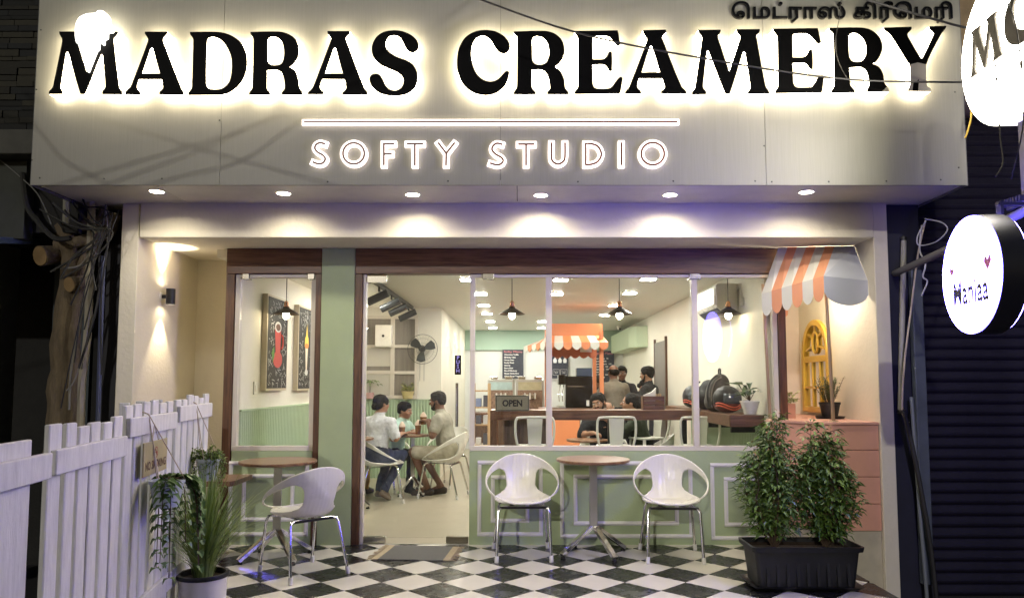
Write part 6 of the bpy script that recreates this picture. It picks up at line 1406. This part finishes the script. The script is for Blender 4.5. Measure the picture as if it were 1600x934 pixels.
# ---- bags and helmets on the ledge
zl = 1.10
def lp_(x, Y): return ony(x, 600, Y).x
def soft(name, label, cat, prims, m, h=.010, extra=None):
    base = Vector(prims[0][1]); t = thing(name, label, cat, (base.x, base.y, zl)); sdf_obj('body', prims, [m] if not isinstance(m, list) else m, t, h, .03); return t
el = lambda c, r, mi=0, yaw=0: ('e', np.array(c), r, np.array(Matrix.Rotation(yaw, 3, 'Z').transposed()), mi, 0, .03)
bx_, by_ = 2.00, 1.02
t = soft('backpack', 'brown-grey backpack leaning on the wall ledge under the reflected sign', 'backpack', [el((bx_, by_, zl+.16), (.12, .17, .17)), el((bx_+.03, by_+.02, zl+.27), (.09, .13, .11)), el((bx_-.06, by_-.02, zl+.09), (.08, .14, .085))], mat('bag_brown', (.05, .042, .036), .7, var=.3, scale=10, bump=.4))
mb = MB(); mb.tube(curve_open([(bx_+.02, by_-.03, zl+.36), (bx_+.02, by_-.03, zl+.42), (bx_+.02, by_+.03, zl+.42), (bx_+.02, by_+.03, zl+.36)], 5), .008, 6); obj('grab_loop', mb, BLACKP, t, smooth=True)
mb = MB(); mb.tube(curve_open([(bx_-.115, by_-.10, zl+.05), (bx_-.13, by_-.09, zl+.18), (bx_-.09, by_-.07, zl+.30), (bx_-.02, by_-.05, zl+.36)], 5), .010, 6); obj('shoulder_strap', mb, BLACKP, t, smooth=True)
for g_ in (.02, .07):
    mb = MB(); mb.tube(curve_open([(bx_-.10+g_*.3, by_-.15+g_, zl+.04), (bx_-.105+g_*.3, by_-.15+g_, zl+.17), (bx_-.06+g_*.3, by_-.12+g_, zl+.29), (bx_+.02, by_-.10+g_, zl+.34)], 6), .006, 6); obj('zip', mb, mat('zip_grey', (.16, .14, .12), .5), t, smooth=True)
t = soft('shoulder_bag', 'black slumped shoulder bag on the ledge behind the mullion', 'bag', [el((2.00, 1.55, zl+.13), (.12, .16, .13)), el((2.03, 1.50, zl+.24), (.08, .11, .08))], mat('bag_black', (.012, .012, .013), .6, bump=.4, bscale=20))
mb = MB(); mb.tube(curve_open([(1.90, 1.45, zl+.05), (1.88, 1.50, zl+.22), (1.95, 1.55, zl+.30)], 5), .008, 6); obj('strap', mb, BLACKP, t, smooth=True)
def helmet(label, c, yaw, m2):
    c = Vector(c); t = thing('motorcycle_helmet', label, 'helmet', c); Rm = np.array(Matrix.Rotation(yaw, 3, 'Z').transposed())
    sdf_obj('shell', [('e', np.array(c+Vector((0, 0, .135))), (.115, .14, .125), Rm, 0, 0, .03), ('e', np.array(c+Vector((0, 0, .07))), (.105, .13, .068), Rm, 1, 0, .03)], [BLACKP, m2], t, .009, .02)
    f_ = Matrix.Rotation(yaw, 3, 'Z') @ Vector((0, -1, 0)); s_ = Matrix.Rotation(yaw, 3, 'Z') @ Vector((1, 0, 0)); mb = MB(); v = []
    for j in range(5):
        for i in range(11): a = R(-75+15*i); z_ = .09+j*.024; rr = math.sqrt(max(.02, 1-((z_-.135)/.13)**2)); v.append(c+(s_*math.sin(a)*.120+f_*math.cos(a)*.147)*rr+Vector((0, 0, z_)))
    mb.add(v, [(j*11+i, j*11+i+1, (j+1)*11+i+1, (j+1)*11+i) for j in range(4) for i in range(10)]); o = obj('visor', mb, mat('visor', (.07, .08, .09), .08), t, smooth=2); q = o.modifiers.new('s', 'SOLIDIFY'); q.thickness = .003
    for zz in (.05, .075): mb = MB(); mb.tube([c+(s_*math.sin(R(a))*.118+f_*math.cos(R(a))*.142)+Vector((0, 0, zz+.02*math.sin(a*.05))) for a in range(-110, 111, 11)], .007, 6); obj('stripe', mb, mat('helmet_stripe', (.55, .10, .05), .4), t, smooth=True)
helmet('black helmet with red lower trim in front of the backpack', (1.99, .66, zl), R(40), mat('helmet_red', (.10, .012, .008), .35))
helmet('black helmet with clear visor farther along the ledge', (1.98, 1.98, zl), R(30), BLACKG)
